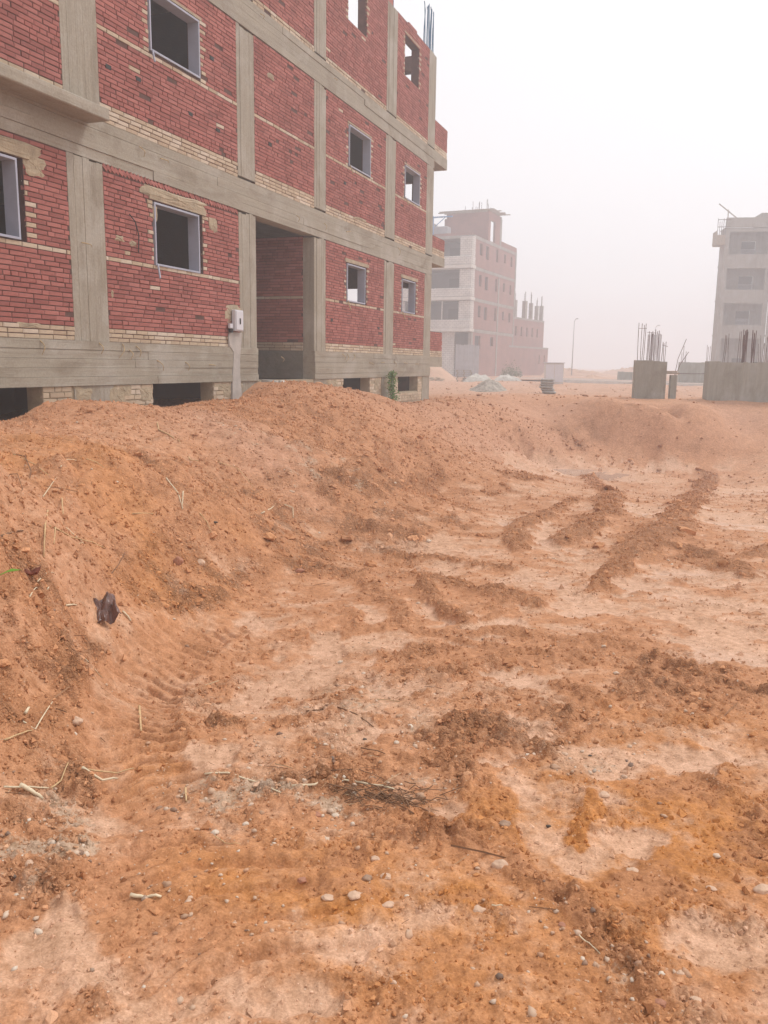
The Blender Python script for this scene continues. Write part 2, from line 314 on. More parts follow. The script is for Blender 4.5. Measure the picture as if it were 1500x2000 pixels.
az_in = np.linspace(rad(-31), rad(31), 800); az_out = np.linspace(rad(31), rad(329), 90)[1:-1]
AZ = np.concatenate([az_in, az_out]).astype(np.float64)
k = np.linspace(1/math.sqrt(1.25), 1/math.sqrt(60), 860); R = np.concatenate([np.linspace(.03, 1.2, 24), 1/k**2, np.geomspace(64, 420, 26)])
RR, AA = np.meshgrid(R, AZ, indexing='ij'); X = (RR*np.sin(AA)).ravel(); Y = (RR*np.cos(AA)).ravel()
CE = np.maximum(np.gradient(R)[:, None]*.8, (RR*np.gradient(AZ)[None, :])*.9).ravel()
H, CC, WW = terrain(X, Y, CE); BASEC, MASKS = EXTRA['base'], EXTRA['masks']
nr, na = RR.shape; i, j = np.meshgrid(np.arange(nr-1), np.arange(na), indexing='ij'); j2 = (j+1) % na
F = np.stack([i*na+j, i*na+j2, (i+1)*na+j2, (i+1)*na+j], -1).reshape(-1, 4)
V = np.stack([X, Y, H+EYE], 1)

# ------------------------------------------------------------------ materials
def mat(name): m = bpy.data.materials.new(name); m.use_nodes = True; n = m.node_tree; b = n.nodes['Principled BSDF']; return m, n, b
def N(n, t, **kw):
    o = n.nodes.new('ShaderNode'+t)
    for a, v in kw.items():
        if hasattr(o, a): setattr(o, a, v)
        else: o.inputs[a].default_value = v
    return o
def coords(n, scale=(1, 1, 1), out='Object'):
    t = N(n, 'TexCoord'); m = N(n, 'Mapping'); m.inputs['Scale'].default_value = scale; n.links.new(t.outputs[out], m.inputs[0]); return m.outputs[0]
def noise(n, vec, scale, detail=4, rough=.55, dist=0):
    o = N(n, 'TexNoise'); o.inputs['Scale'].default_value = scale; o.inputs['Detail'].default_value = detail; o.inputs['Roughness'].default_value = rough; o.inputs['Distortion'].default_value = dist
    n.links.new(vec, o.inputs['Vector']); return o.outputs[0]
def ramp(n, fac_, stops):
    o = N(n, 'ValToRGB'); e = o.color_ramp.elements
    while len(e) < len(stops): e.new(.5)
    for q, (p, c) in zip(e, stops): q.position = p; q.color = (*c, 1) if len(c) == 3 else c
    n.links.new(fac_, o.inputs[0]); return o.outputs[0]
def mixc(n, f, a, b, mode='MIX'):
    o = N(n, 'Mix', data_type='RGBA'); o.blend_type = mode
    for s, k_ in ((f, 0), (a, 6), (b, 7)):
        if isinstance(s, (int, float)): o.inputs[k_].default_value = s
        elif isinstance(s, tuple): o.inputs[k_].default_value = (*s, 1)
        else: n.links.new(s, o.inputs[k_])
    return o.outputs[2]
def math_(n, op, a, b=0.0):
    o = N(n, 'Math', operation=op)
    for s, k_ in ((a, 0), (b, 1)):
        if isinstance(s, (int, float)): o.inputs[k_].default_value = s
        else: n.links.new(s, o.inputs[k_])
    return o.outputs[0]
def bump(n, b, h, dist, strength=1.0):
    o = N(n, 'Bump'); o.inputs['Strength'].default_value = strength; o.inputs['Distance'].default_value = dist; n.links.new(h, o.inputs['Height'])
    n.links.new(o.outputs[0], b.inputs['Normal']); return o
def simple(name, col, rough=.85, var=.25, scale=8.0, bdist=.004, bscale=40.0, metal=0.0, spec=.3, coord='Object', stretch=(1, 1, 1)):
    m, n, b = mat(name); v = coords(n, stretch, coord); f = noise(n, v, scale, 5, .6)
    lo = tuple(c*(1-var) for c in col); hi = tuple(min(1, c*(1+var)) for c in col)
    n.links.new(ramp(n, f, [(.3, lo), (.7, hi)]), b.inputs['Base Color'])
    b.inputs['Roughness'].default_value = rough; b.inputs['Metallic'].default_value = metal; b.inputs['Specular IOR Level'].default_value = spec
    if bdist: bump(n, b, noise(n, v, bscale, 5, .6), bdist)
    return m
def objrand(n):
    g = N(n, 'NewGeometry'); o = N(n, 'ObjectInfo'); s = math_(n, 'ADD', g.outputs['Random Per Island'], o.outputs['Random']); return math_(n, 'FRACT', s)

def ground_mat():
    m, n, b = mat('clay_soil'); v = coords(n)
    a = N(n, 'VertexColor'); a.layer_name = 'soil'; w = N(n, 'VertexColor'); w.layer_name = 'wet'; sp = N(n, 'SeparateColor'); n.links.new(w.outputs[0], sp.inputs[0])
    f1 = noise(n, v, 22, 7, .68, .3); f2 = noise(n, v, 130, 5, .7); f3 = noise(n, v, 5, 5, .6, .5)
    mk = N(n, 'VertexColor'); mk.layer_name = 'masks'; ms_ = N(n, 'SeparateColor'); n.links.new(mk.outputs[0], ms_.inputs[0])
    g1 = noise(n, v, 14, 8, .72, .4); g2_ = noise(n, v, 17, 8, .75, .2); g3_ = noise(n, v, 40, 5, .7)
    def edge(ch, g, k_, w_):
        t = math_(n, 'ADD', ch, math_(n, 'MULTIPLY', math_(n, 'SUBTRACT', g, .5), k_)); o = N(n, 'MapRange'); o.interpolation_type = 'SMOOTHSTEP'; o.inputs[1].default_value = .5-w_; o.inputs[2].default_value = .5+w_; n.links.new(t, o.inputs[0]); return o.outputs[0]
    cb = mixc(n, math_(n, 'MULTIPLY', edge(ms_.outputs[0], g1, 1.2, .36), .88), a.outputs[0], (.60, .365, .235)); cb = mixc(n, math_(n, 'MULTIPLY', edge(ms_.outputs[1], g2_, 1.1, .26), .85), cb, (.43, .20, .094))
    cb = mixc(n, edge(ms_.outputs[2], g3_, 1.2, .15), cb, (.50, .345, .235))
    c = mixc(n, 1.0, cb, ramp(n, f1, [(.28, (.66, .60, .52)), (.5, (1, 1, 1)), (.74, (1.25, 1.30, 1.36))]), 'MULTIPLY')
    c = mixc(n, 1.0, c, ramp(n, f2, [(.3, (.72, .68, .64)), (.7, (1.2, 1.22, 1.26))]), 'MULTIPLY')
    c = mixc(n, 1.0, c, ramp(n, f3, [(.3, (.88, .86, .82)), (.7, (1.1, 1.12, 1.15))]), 'MULTIPLY')
    # scattered pale grit grains
    vo = N(n, 'TexVoronoi'); vo.inputs['Scale'].default_value = 55; n.links.new(v, vo.inputs['Vector'])
    gr = math_(n, 'MULTIPLY', math_(n, 'LESS_THAN', vo.outputs['Distance'], .17), math_(n, 'GREATER_THAN', noise(n, v, 9, 4), .56))
    c = mixc(n, math_(n, 'MULTIPLY', gr, .5), c, (.62, .46, .34)); n.links.new(c, b.inputs['Base Color'])
    r = math_(n, 'SUBTRACT', .90, math_(n, 'MULTIPLY', sp.outputs[0], .50)); n.links.new(r, b.inputs['Roughness']); b.inputs['Specular IOR Level'].default_value = .28
    hsum = math_(n, 'ADD', math_(n, 'MULTIPLY', f1, 1.0), math_(n, 'MULTIPLY', f2, .45))
    hsum = math_(n, 'ADD', hsum, math_(n, 'MULTIPLY', gr, .25))
    dv_ = N(n, 'VectorMath', operation='ADD'); nz = N(n, 'TexNoise'); nz.inputs['Scale'].default_value = 30; n.links.new(v, nz.inputs['Vector']); sc_ = N(n, 'VectorMath', operation='SCALE'); sc_.inputs['Scale'].default_value = .05
    n.links.new(nz.outputs['Color'], sc_.inputs[0]); n.links.new(v, dv_.inputs[0]); n.links.new(sc_.outputs[0], dv_.inputs[1])
    va = N(n, 'TexVoronoi', feature='F1'); va.inputs['Scale'].default_value = 38; va.inputs['Detail'].default_value = 2.0; n.links.new(dv_.outputs[0], va.inputs['Vector'])
    crumb = math_(n, 'MULTIPLY', math_(n, 'SUBTRACT', .8, va.outputs['Distance']), sp.outputs[1]); hsum = math_(n, 'ADD', hsum, math_(n, 'MULTIPLY', crumb, 1.1))
    o = bump(n, b, hsum, .045); st = math_(n, 'ADD', .34, math_(n, 'MULTIPLY', sp.outputs[1], .34)); n.links.new(math_(n, 'MINIMUM', st, 1.0), o.inputs['Strength'])
    return m
M_ground = ground_mat()
def brick_mat(name, lo, mid, hi, dust=(.45, .33, .28)):
    m, n, b = mat(name); v = coords(n); r = objrand(n); f = noise(n, v, 30, 5, .65); f2 = noise(n, v, 1.3, 4, .6)
    c = ramp(n, r, [(0, lo), (.5, mid), (1, hi)]); c = mixc(n, ramp(n, f, [(.5, (0, 0, 0)), (.8, (.35, .35, .35))]), c, dust)
    c = mixc(n, 1.0, c, ramp(n, f2, [(.3, (.85, .84, .84)), (.7, (1.12, 1.1, 1.1))]), 'MULTIPLY')
    n.links.new(c, b.inputs['Base Color']); b.inputs['Roughness'].default_value = .92; b.inputs['Specular IOR Level'].default_value = .2
    bump(n, b, noise(n, v, 90, 4, .6), .004); return m
M_brick = brick_mat('red_brick', (.28, .095, .08), (.35, .122, .102), (.41, .16, .135), (.42, .21, .18))
M_pale = brick_mat('pale_brick', (.44, .34, .24), (.52, .42, .30), (.60, .52, .42), (.34, .28, .2))
M_mortar = simple('mortar', (.11, .055, .045), .95, .3, 6, .006, 60)
M_mortar2 = simple('cement_render', (.38, .31, .215), .92, .22, 5, .012, 30)
def concrete(name, vert, tint=(.33, .295, .235)):
    m, n, b = mat(name)
    s = (7, 7, .25) if vert else (.25, 7, 7)
    v = coords(n, s); v0 = coords(n); f = noise(n, v, 1.6, 6, .7, .2); g = noise(n, v0, 1.4, 5, .6, .6); h = noise(n, v0, 40, 4, .6)
    t = tint; c = ramp(n, f, [(.25, tuple(x*.84 for x in t)), (.5, t), (.78, tuple(min(1, x*1.18) for x in t))])
    c = mixc(n, ramp(n, g, [(.48, (0, 0, 0)), (.72, (.8, .8, .8))]), c, tuple(x*q for x, q in zip(t, (1.3, 1.36, 1.5))))
    g2 = noise(n, coords(n, (1.5, 1.5, .5) if vert else (.6, 1.5, 1.5)), 1.1, 6, .7, .8); c = mixc(n, ramp(n, g2, [(.50, (0, 0, 0)), (.70, (.75, .75, .75))]), c, tuple(x*q for x, q in zip(t, (.62, .56, .50))))
    c = mixc(n, 1.0, c, ramp(n, h, [(.3, (.88, .88, .88)), (.7, (1.08, 1.08, 1.08))]), 'MULTIPLY')
    n.links.new(c, b.inputs['Base Color']); b.inputs['Roughness'].default_value = .88; b.inputs['Specular IOR Level'].default_value = .25
    bump(n, b, math_(n, 'ADD', f, math_(n, 'MULTIPLY', h, .35)), .014); return m
M_colc = concrete('column_concrete', True); M_beamc = concrete('beam_concrete', False)
M_frame = simple('window_frame_metal', (.36, .38, .46), .5, .12, 3, 0, 10)
M_dark = simple('darkened_interior', (.05, .045, .04), .95, .2, 3)  # wall colour taken near black to stand in for indoor shade
M_rebarb = simple('blue_rebar', (.045, .14, .26), .6, .3, 20, 0)
M_rebar = simple('rusty_rebar', (.12, .065, .06), .8, .3, 20, 0)
M_box = simple('painted_box', (.62, .62, .66), .45, .05, 5, 0)
M_black = simple('black_plastic_and_shade', (.02, .02, .02), .6, .2, 8, 0)
M_pvc = simple('pvc_pipe', (.55, .52, .47), .5, .1, 8, 0)
M_fibre = simple('rope_fibre', (.45, .34, .20), .9, .3, 30, .003)

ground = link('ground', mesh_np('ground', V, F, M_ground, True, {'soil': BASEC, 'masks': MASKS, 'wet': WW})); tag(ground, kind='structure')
def ground_z(x, y, cell=.02):
    h, _, _ = terrain(np.array([x], np.float32), np.array([y], np.float32), np.array([cell], np.float32)); return float(h[0])+EYE
def ground_zs(x, y, cell): return terrain(x, y, cell)[0]+EYE


# ------------------------------------------------------------------ main building (local axes: x along the facade, y inwards, z up)
RZ = math.pi/2 - TH
base0 = fac(U0, 0, W0)
bld = empty('apartment_building', base0, RZ)
tag(bld, 'unfinished three storey block of red brick panels in a grey concrete frame beside the pit', 'building')
def L3(u, v, w): return (u-U0, -v, w-W0)
def lbox(mb, u0, u1, v0, v1, w0, w1, jit=0): return mb.box(u0-U0, u1-U0, -v1, -v0, w0-W0, w1-W0, jit)
def part(name, m, *boxes, bevel=0.0, parent=None, jit=0):
    mb = MB()
    for b in boxes: lbox(mb, *b, jit=jit)
    return mb.build(name, m, parent or bld, bevel=bevel)
def cells(a0, a1, b0, b1, holes):
    """rectangles that cover a panel but not its holes, full height strips between hole edges."""
    xs = sorted({a0, a1, *[min(max(h[0], a0), a1) for h in holes], *[min(max(h[1], a0), a1) for h in holes]}); res = []
    for x0, x1 in zip(xs[:-1], xs[1:]):
        if x1-x0 < 1e-4: continue
        hs_ = sorted((max(h[2], b0), min(h[3], b1)) for h in holes if h[0] < x1-1e-4 and h[1] > x0+1e-4); z = b0
        for h0, h1 in hs_:
            if h0 > z+1e-4: res.append((x0, x1, z, h0))
            z = max(z, h1)
        if z < b1-1e-4: res.append((x0, x1, z, b1))
    return res

# frame: columns and beams --------------------------------------------------
WTOP = 8.62
COLS = [(5.0, 5.62), (9.11, 9.80), (13.38, 13.98), (16.46, 17.03), (20.62, 21.34), (23.97, 24.62)]
for k_, (a, b) in enumerate(COLS):
    segs = [(.24, 2.59), (3.16, 5.60), (6.14, WTOP)]
    for q, (w0, w1) in enumerate(segs):
        mb = MB(); n_ = 5; cuts = [a+(b-a)*t for t in (0, .18, .42, .61, .83, 1)]
        for s in range(n_):                       # board marks: shuttering planks stand a few millimetres in or out
            o_ = .012+random.uniform(0, .007) if 0 < s < n_-1 else .010
            lbox(mb, cuts[s]+(0 if s == 0 else .0005), cuts[s+1]-(0 if s == n_-1 else .0005), -.25, o_, w0, w1 - (random.uniform(0, .05) if q < 2 else random.uniform(0, .03)))
        mb.build('column', M_colc, bld)
def beam(name, u0, u1, w0, w1, rows, proud=.016, holes=()):
    mb = MB(); zs = [w0+(w1-w0)*i/rows for i in range(rows+1)]
    for i in range(rows):
        us = [u0]; x = u0+random.uniform(1.5, 4)
        while x < u1-1: us.append(x); x += random.uniform(2.4, 4.2)
        us.append(u1)
        for x0, x1 in zip(us[:-1], us[1:]):
            lbox(mb, x0, x1-.0015, -.25, proud+random.uniform(-.007, .009), zs[i]+(.002 if i else 0), zs[i+1]-.001)
    return mb.build(name, M_beamc, bld)
beam('floor_beam', 5.0, 24.62, 2.59, 3.12, 4); beam('floor_beam', 5.0, 24.62, 5.60, 6.10, 4)
beam('plinth_beam', 5.0, 13.985, -.35, .24, 5, .03); beam('plinth_beam', 16.455, 24.62, -.35, .24, 5, .03)
# projecting ledge at the left end of the first floor
part('concrete_ledge', M_beamc, (5.0, 9.55, .017, .36, 3.02, 3.17), bevel=.012)
# floor slabs
for w in (2.95, 5.95): part('floor_slab', M_beamc, (5.0, 24.6, -9.7, -.255, w, w+.15))
part('floor_slab', M_beamc, (5.0, 13.9, -9.7, -.255, .08, .23), (16.75, 24.6, -9.7, -.255, .08, .23), (14.05, 16.4, -6, -.3, -.50, -.37))

# windows -------------------------------------------------------------------
WIN = {'0g': (6.95, 8.24, 1.39, 2.31), '1g': (10.92, 12.11, 1.39, 2.29), '3g': (18.19, 19.30, 1.39, 2.23), '4g': (21.98, 23.08, 1.38, 2.25),
       '1f': (10.95, 12.24, 4.36, 5.20), '3f': (18.26, 19.56, 4.34, 5.21), '4f': (22.06, 23.31, 4.33, 5.16),
       '0f': (6.95, 8.24, 4.36, 5.20), '3t': (18.19, 19.28, 7.33, 8.36), '4t': (21.91, 23.08, 7.33, 8.30), '1t': (10.95, 12.24, 7.33, 8.36)}
def hole(k_):
    a, b, c, d = WIN[k_]
    return (a-.02, b+(.12 if k_[1] == 'g' else .03), c-.01, d+.02) if k_[1] != 't' else (a, b, c, d)
BAYS = [(5.62, 9.11, '0'), (9.80, 13.38, '1'), (13.98, 16.46, '2'), (17.03, 20.62, '3'), (21.34, 23.97, '4')]
LEVELS = [('g', .24, 2.59), ('f', 3.12, 5.60), ('t', 6.10, WTOP)]
bricks_r, bricks_p, soldier = [], [], []
ident = lambda a, b, c: (a, c, b)              # facade: along, out, up -> u, v, w
def course(a0, a1, b, h, holes, pale, mp, rough=1.0, headers=.12, key='f'):
    x = a0 - random.uniform(0, .22); hdr = random.random() < headers
    while x < a1:
        L = (.115 if hdr or random.random() < .10 else .238)*random.uniform(.95, 1.05); x0, x1 = max(x, a0+.004), min(x+L, a1-.004); x += L+.011
        if x1-x0 < .03: continue
        pieces = [(x0, x1)]
        for h_ in holes:
            if h_[2] < b+h*.8 and h_[3] > b+h*.2:
                np_ = []
                for p, q in pieces:
                    if q <= h_[0] or p >= h_[1]: np_.append((p, q))
                    else:
                        if p < h_[0]: np_.append((p, h_[0]-.001))
                        if q > h_[1]: np_.append((h_[1]+.001, q))
                pieces = np_
        for p, q in pieces:
            if q-p < .025: continue
            if random.random() < .006*rough: continue            # a brick left out or broken
            is_p = pale or random.random() < .002
            if not pale:                                             # toothed pale jambs beside the openings
                for h_ in holes:
                    if h_[2]-.05 < b < h_[3]+.02 and int(round(b/.06)) % 2 == 0:
                        if abs(q-h_[0]) < .02: (bricks_p).append((max(p, q-.125), q, b, h, mp, key)); q = max(p, q-.131)
                        elif abs(p-h_[1]) < .02: (bricks_p).append((p, min(q, p+.17), b, h, mp, key)); p = min(q, p+.176)
            if q-p < .02: continue
            (bricks_p if is_p else bricks_r).append((p, q, b, h, mp, key))
def brick_panel(a0, a1, w0, w1, holes, mp, band=None, npale=3, slant=False, key='f'):
    H_ = .0598; n = int((w1-w0)/H_); ph = (w1-w0-(.1 if slant else .012))/max(1, int((w1-w0-(.1 if slant else .012))/H_)); w = w0+.004; i = 0
    while w+ph*.9 < w1-(.09 if slant else 0):
        is_band = band is not None and w <= band < w+ph
        course(a0, a1, w, ph-.0105, holes, i < npale or is_band or (i == npale and random.random() < .0), mp, headers=.10 if key == 'f' else .2, key=key); w += ph; i += 1
    if slant:
        x = a0+.02
        while x < a1-.08: soldier.append((x, w, mp)); x += .082
for bi, (a, b, nm) in enumerate(BAYS):
    for lv, w0, w1 in LEVELS:
        if nm == '2' and lv == 'g': continue
        hs_ = [hole(nm+lv)] if nm+lv in WIN else []
        mb = MB()
        for c in cells(a, b, w0, w1, hs_): lbox(mb, c[0], c[1], -.22, 0, c[2], c[3])
        mb.build('wall_panel', M_mortar, bld)
        np_ = {'g': 3, 'f': 4 if bi < 3 else 3, 't': 2}[lv]
        brick_panel(a, b, w0, w1, hs_, ident, {'g': 1.34, 'f': 4.30, 't': None}[lv], np_, slant=(nm == '1' and lv == 'g'))
# entrance recess: side walls and back
rec_r = lambda a, b, c: (16.455-c, -a, b); rec_l = lambda a, b, c: (13.985+c, -a, b)
part('wall_panel', M_mortar, (16.458, 16.70, -6, -.251, .24, 2.59)); brick_panel(.25, 5.9, .24, 2.59, [], rec_r, 1.34, 3, key='r')
part('wall_panel', M_mortar, (13.75, 13.983, -6, -.251, .24, 2.59)); brick_panel(.25, 5.9, .24, 2.59, [], rec_l, 1.34, 3, key='r')
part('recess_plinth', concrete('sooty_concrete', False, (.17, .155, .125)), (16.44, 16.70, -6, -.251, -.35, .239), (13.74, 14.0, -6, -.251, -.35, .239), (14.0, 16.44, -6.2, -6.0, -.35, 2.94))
# basement masonry of pale bricks
BW = [(6.6, 8.48, -.87, -.35), (10.76, 12.46, -.95, -.35), (18.03, 19.71, -.95, -.35), (21.81, 23.52, -.77, -.35)]
mb = MB()
for c in cells(5.0, 24.6, -1.5, -.352, BW): lbox(mb, c[0], c[1], -.25, -.004, c[2], c[3])
mb.build('basement_wall', M_mortar2, bld)
for a, b in ((5.1, 9.0), (9.9, 13.2), (17.2, 20.5), (21.5, 23.9)):
    w = -1.02; st = .075
    while w < -.42:
        course(a, b, w, st-.012, [h for h in BW], True, ident, rough=5, key='b'); w += st
for a, b in ((9.05, 9.85), (13.25, 13.98), (16.46, 17.1), (20.55, 21.4), (23.95, 24.62)): part('basement_pier', M_colc, (a, b, -.25, .012, -1.6, -.353))
# interior: back wall, end wall with openings, partitions
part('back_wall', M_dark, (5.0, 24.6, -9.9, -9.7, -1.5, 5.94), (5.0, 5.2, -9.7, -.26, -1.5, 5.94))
holesE = [(.45, 4.6, 1.2, 2.24), (.40, 4.6, 4.2, 5.2), (.40, 4.6, 7.1, 8.20), (5.6, 8.6, .4, 2.3), (5.6, 8.6, 3.3, 5.3)]
mb = MB()
for c in cells(.26, 9.7, -1.5, WTOP, holesE): lbox(mb, 24.36, 24.58, -c[1], -c[0], c[2], c[3])
mb.build('end_wall', M_mortar, bld)
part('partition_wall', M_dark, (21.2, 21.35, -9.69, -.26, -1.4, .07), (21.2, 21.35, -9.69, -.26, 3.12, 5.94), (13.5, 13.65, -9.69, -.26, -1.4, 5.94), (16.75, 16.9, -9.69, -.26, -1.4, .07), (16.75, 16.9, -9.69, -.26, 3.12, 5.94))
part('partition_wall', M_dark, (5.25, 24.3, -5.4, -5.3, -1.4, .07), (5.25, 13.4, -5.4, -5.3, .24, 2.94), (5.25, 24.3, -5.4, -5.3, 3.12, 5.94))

# bricks --------------------------------------------------------------------
def brick_verts(c, hx, hy, hz, ch=.004, jit=.0022, rot=0.0):
    """front faces -y; chamfered front edge."""
    P = [(-hx+ch, -hy, -hz+ch), (hx-ch, -hy, -hz+ch), (hx-ch, -hy, hz-ch), (-hx+ch, -hy, hz-ch),
         (-hx, -hy+ch, -hz), (hx, -hy+ch, -hz), (hx, -hy+ch, hz), (-hx, -hy+ch, hz), (-hx, hy, -hz), (hx, hy, -hz), (hx, hy, hz), (-hx, hy, hz)]
    if jit: P = [(x+random.uniform(-jit, jit), y+random.uniform(-jit, jit)*.7, z+random.uniform(-jit, jit)) for x, y, z in P]
    return P
BF = [(0,1,2,3),(4,5,1,0),(5,6,2,1),(6,7,3,2),(7,4,0,3),(8,9,5,4),(9,10,6,5),(10,11,7,6),(11,8,4,7)]
def make_bricks(lst, nm, m, nmass, limit=295):
    camp = Vector((0, 0, EYE)); near, rest = [], []
    for r in lst:
        p, q, b, h, mp, key = r
        vis = key in 'fb'; P = fac((p+q)/2, 0, b); pj = None
        if vis:
            dd = Vector(P)-camp; z = dd.dot(_f); px = 750+FPX*dd.dot(_R)/z if z > 0 else -9e3; py = 1000-FPX*dd.dot(_U)/z if z > 0 else -9e3
            vis = 0 < px < 1500 and 0 < py < 1200
        s = (q-p)*h*(FD/dd.length)/(dd.length**2) if vis else 0
        (near if vis else rest).append((s, r))
    near.sort(key=lambda t: -t[0]); rest += near[limit:]; near = near[:limit]
    protos = []
    for k_ in range(6):
        me = bpy.data.meshes.new(nm); me.from_pydata(brick_verts(None, .5, .5, .5, ch=.06, jit=.02), [], BF); me.materials.append(m); protos.append(me)
    for i_, (s, (p, q, b, h, mp, key)) in enumerate(near):
        o_ = .006+random.uniform(0, .010); dpt = .06
        x, y, z = L3((p+q)/2, o_-dpt/2, b+h/2)
        link(nm, protos[i_ % 6], bld, (x, y, z), (random.uniform(-.01, .01), random.uniform(-.012, .012), random.uniform(-.015, .015)), (q-p, dpt, h))
    vs, fs = [], []
    for s, (p, q, b, h, mp, key) in rest:
        o_ = .006+random.uniform(0, .010) if random.random() > .012 else -.008; n0 = len(vs); tl = random.uniform(-.012, .012)
        for (x, y, z) in brick_verts(None, (q-p)/2, .02, h/2):
            u_, v_, w_ = mp((p+q)/2+x+z*tl, b+h/2+z+x*tl, o_-.02-y); vs.append(L3(u_, v_, w_))
        fs += [tuple(i+n0 for i in f) for f in BF]
    o = link(nmass, mesh_np(nmass, vs, fs, m), bld); tag(o, kind='stuff'); return len(near), len(rest)
print('bricks', make_bricks(bricks_r, 'brick', M_brick, 'red_brickwork'), make_bricks(bricks_p, 'pale_brick', M_pale, 'pale_brickwork'))
bs = MB()
for (x, w, mp) in soldier:                      # slanting closing course wedged under the beam
    R_ = Matrix.Rotation(rad(34+random.uniform(-6, 6)), 3, 'Y'); a = L3(x+.04, .006, w+.055)
    bs.box(a[0]-.052, a[0]+.052, a[1]-.008+random.uniform(-.006, .006), a[1]+.03, a[2]-.026, a[2]+.026, jit=.003, rot=R_)
o = bs.build('slanted_brick_course', M_brick, bld); tag(o, kind='stuff')

# window frames, anchor straps, lintels --------------------------------------
for k_, (a, b, c, d) in WIN.items():
    if k_[1] == 't': continue
    t = .028; dp = .17; o = part('window_frame', M_frame, (a, a+t, -dp, .028, c, d), (b-t, b, -dp, .028, c, d), (a+t, b-t, -dp, .028, c, c+t), (a+t, b-t, -dp, .028, d-t, d))
    mb = MB(); p0 = L3(a+.03, .035, c+.01); p1 = L3(a-.10, .16, c-.20); mb.tube([p0, ((p0[0]+p1[0])/2, (p0[1]+p1[1])/2, (p0[2]+p1[2])/2+.01), p1], .014, 4); mb.build('anchor_strap', M_fibre if k_[0] != '1' else M_frame, o)
def blob(name, m, u0, u1, w0, w1, v0=.01, th=.018, n=30, parent=None, amp=.3, seed=0):
    """an irregular smear of cement standing proud of the wall."""
    rn = random.Random(seed); vs, fs = [], []; uc, wc, ru, rw = (u0+u1)/2, (w0+w1)/2, (u1-u0)/2, (w1-w0)/2
    rings = 4
    for ri in range(rings+1):
        q = 1-ri/rings
        for k2 in range(n):
            an = 2*math.pi*k2/n; e = 1+amp*(mnoise.noise(Vector((math.cos(an)*1.7, math.sin(an)*1.7, seed*3.1)))+.5*mnoise.noise(Vector((math.cos(an)*5, math.sin(an)*5, seed*1.7))))
            cx = math.copysign(abs(math.cos(an))**.55, math.cos(an)); cz = math.copysign(abs(math.sin(an))**.55, math.sin(an))
            vs.append(L3(uc+cx*ru*e*q, v0+(0 if ri == 0 else th*(.55+.45*(1-q)))+rn.uniform(-.004, .004)*(ri > 0), wc+cz*rw*e*q))
    for ri in range(rings):
        for k2 in range(n): fs.append((ri*n+k2, ri*n+(k2+1) % n, (ri+1)*n+(k2+1) % n, (ri+1)*n+k2))
    return link(name, mesh_np(name, vs, fs, m, False), parent or bld)
for i_, k_ in enumerate(('0g', '1g', '3g', '4g')):
    a, b, c, d = WIN[k_]; part('lintel', M_mortar2, (a-.12, b+.2, -.2, .03, d+.022, d+.11), jit=.006)
    if i_ < 2: blob('cement_smear', M_mortar2, a-.22, b+.30, d+.03, d+.22, .02, .02, seed=i_+3, amp=.35)
for k_ in ('0f', '1f', '3f', '4f', '4t', '3t'):
    a, b, c, d = WIN[k_]; part('lintel', M_mortar2, (a-.06, b+.08, -.2, .018, d+.022, d+.06))
blob('cement_smear', M_mortar2, 12.88, 13.42, .66, .97, .010, .010, seed=9, amp=.25)
for s_, (uu, ww, ru, rw) in enumerate(((10.1, 1.66, .09, .04), (10.4, 1.63, .08, .04), (8.55, 2.28, .17, .10), (10.95, 2.12, .05, .1), (12.55, 2.2, .12, .12), (9.9, .9, .03, .05), (8.3, .4, .2, .03), (14.6, 5.1, .12, .05), (19.0, 3.3, .4, .03))):
    blob('cement_smear', M_mortar2, uu-ru, uu+ru, ww-rw, ww+rw, .012, .009, n=20, seed=20+s_, amp=.45)
# render splashes along the basement wall head
for s_ in range(16):
    uu = random.choice([random.uniform(8.6, 10.7), random.uniform(12.6, 13.3), random.uniform(17.1, 18), random.uniform(19.8, 21.6)]); blob('cement_smear', M_mortar2, uu-.18, uu+.18, -.50-random.uniform(0, .2), -.37, .006, .014, n=20, seed=60+s_, amp=.5)

# balconies at the far end ----------------------------------------------------
for (s0, s1, p1) in ((5.82, 6.12, 6.95), (2.96, 3.22, 3.76), (-.08, .22, .98)):
    bal = part('balcony', M_beamc, (24.622, 25.95, -4.2, .004, s0, s1))
    o = part('parapet', M_mortar, (24.66, 25.90, -.12, -.012, s1+.001, p1), (25.80, 25.92, -4.1, -.121, s1+.001, p1), parent=bal)
    n0p, n0r = len(bricks_p), len(bricks_r); brick_panel(24.66, 25.93, s1, p1, [], lambda a, b, c: (a, c-.012, b), None, 3 if s1 > 1 else 3, key='e')
    for lst, n0, m, nm in ((bricks_r, n0r, M_brick, 'brick'), (bricks_p, n0p, M_pale, 'pale_brick')):
        mb = MB()
        for (p, q, b, h, mp, key) in lst[n0:]: lbox(mb, p, q, -.03, -.002+random.uniform(-.003, .003), b, b+h, jit=.002)
        o2 = mb.build(nm+'work', m, bal); tag(o2, kind='stuff'); del lst[n0:]

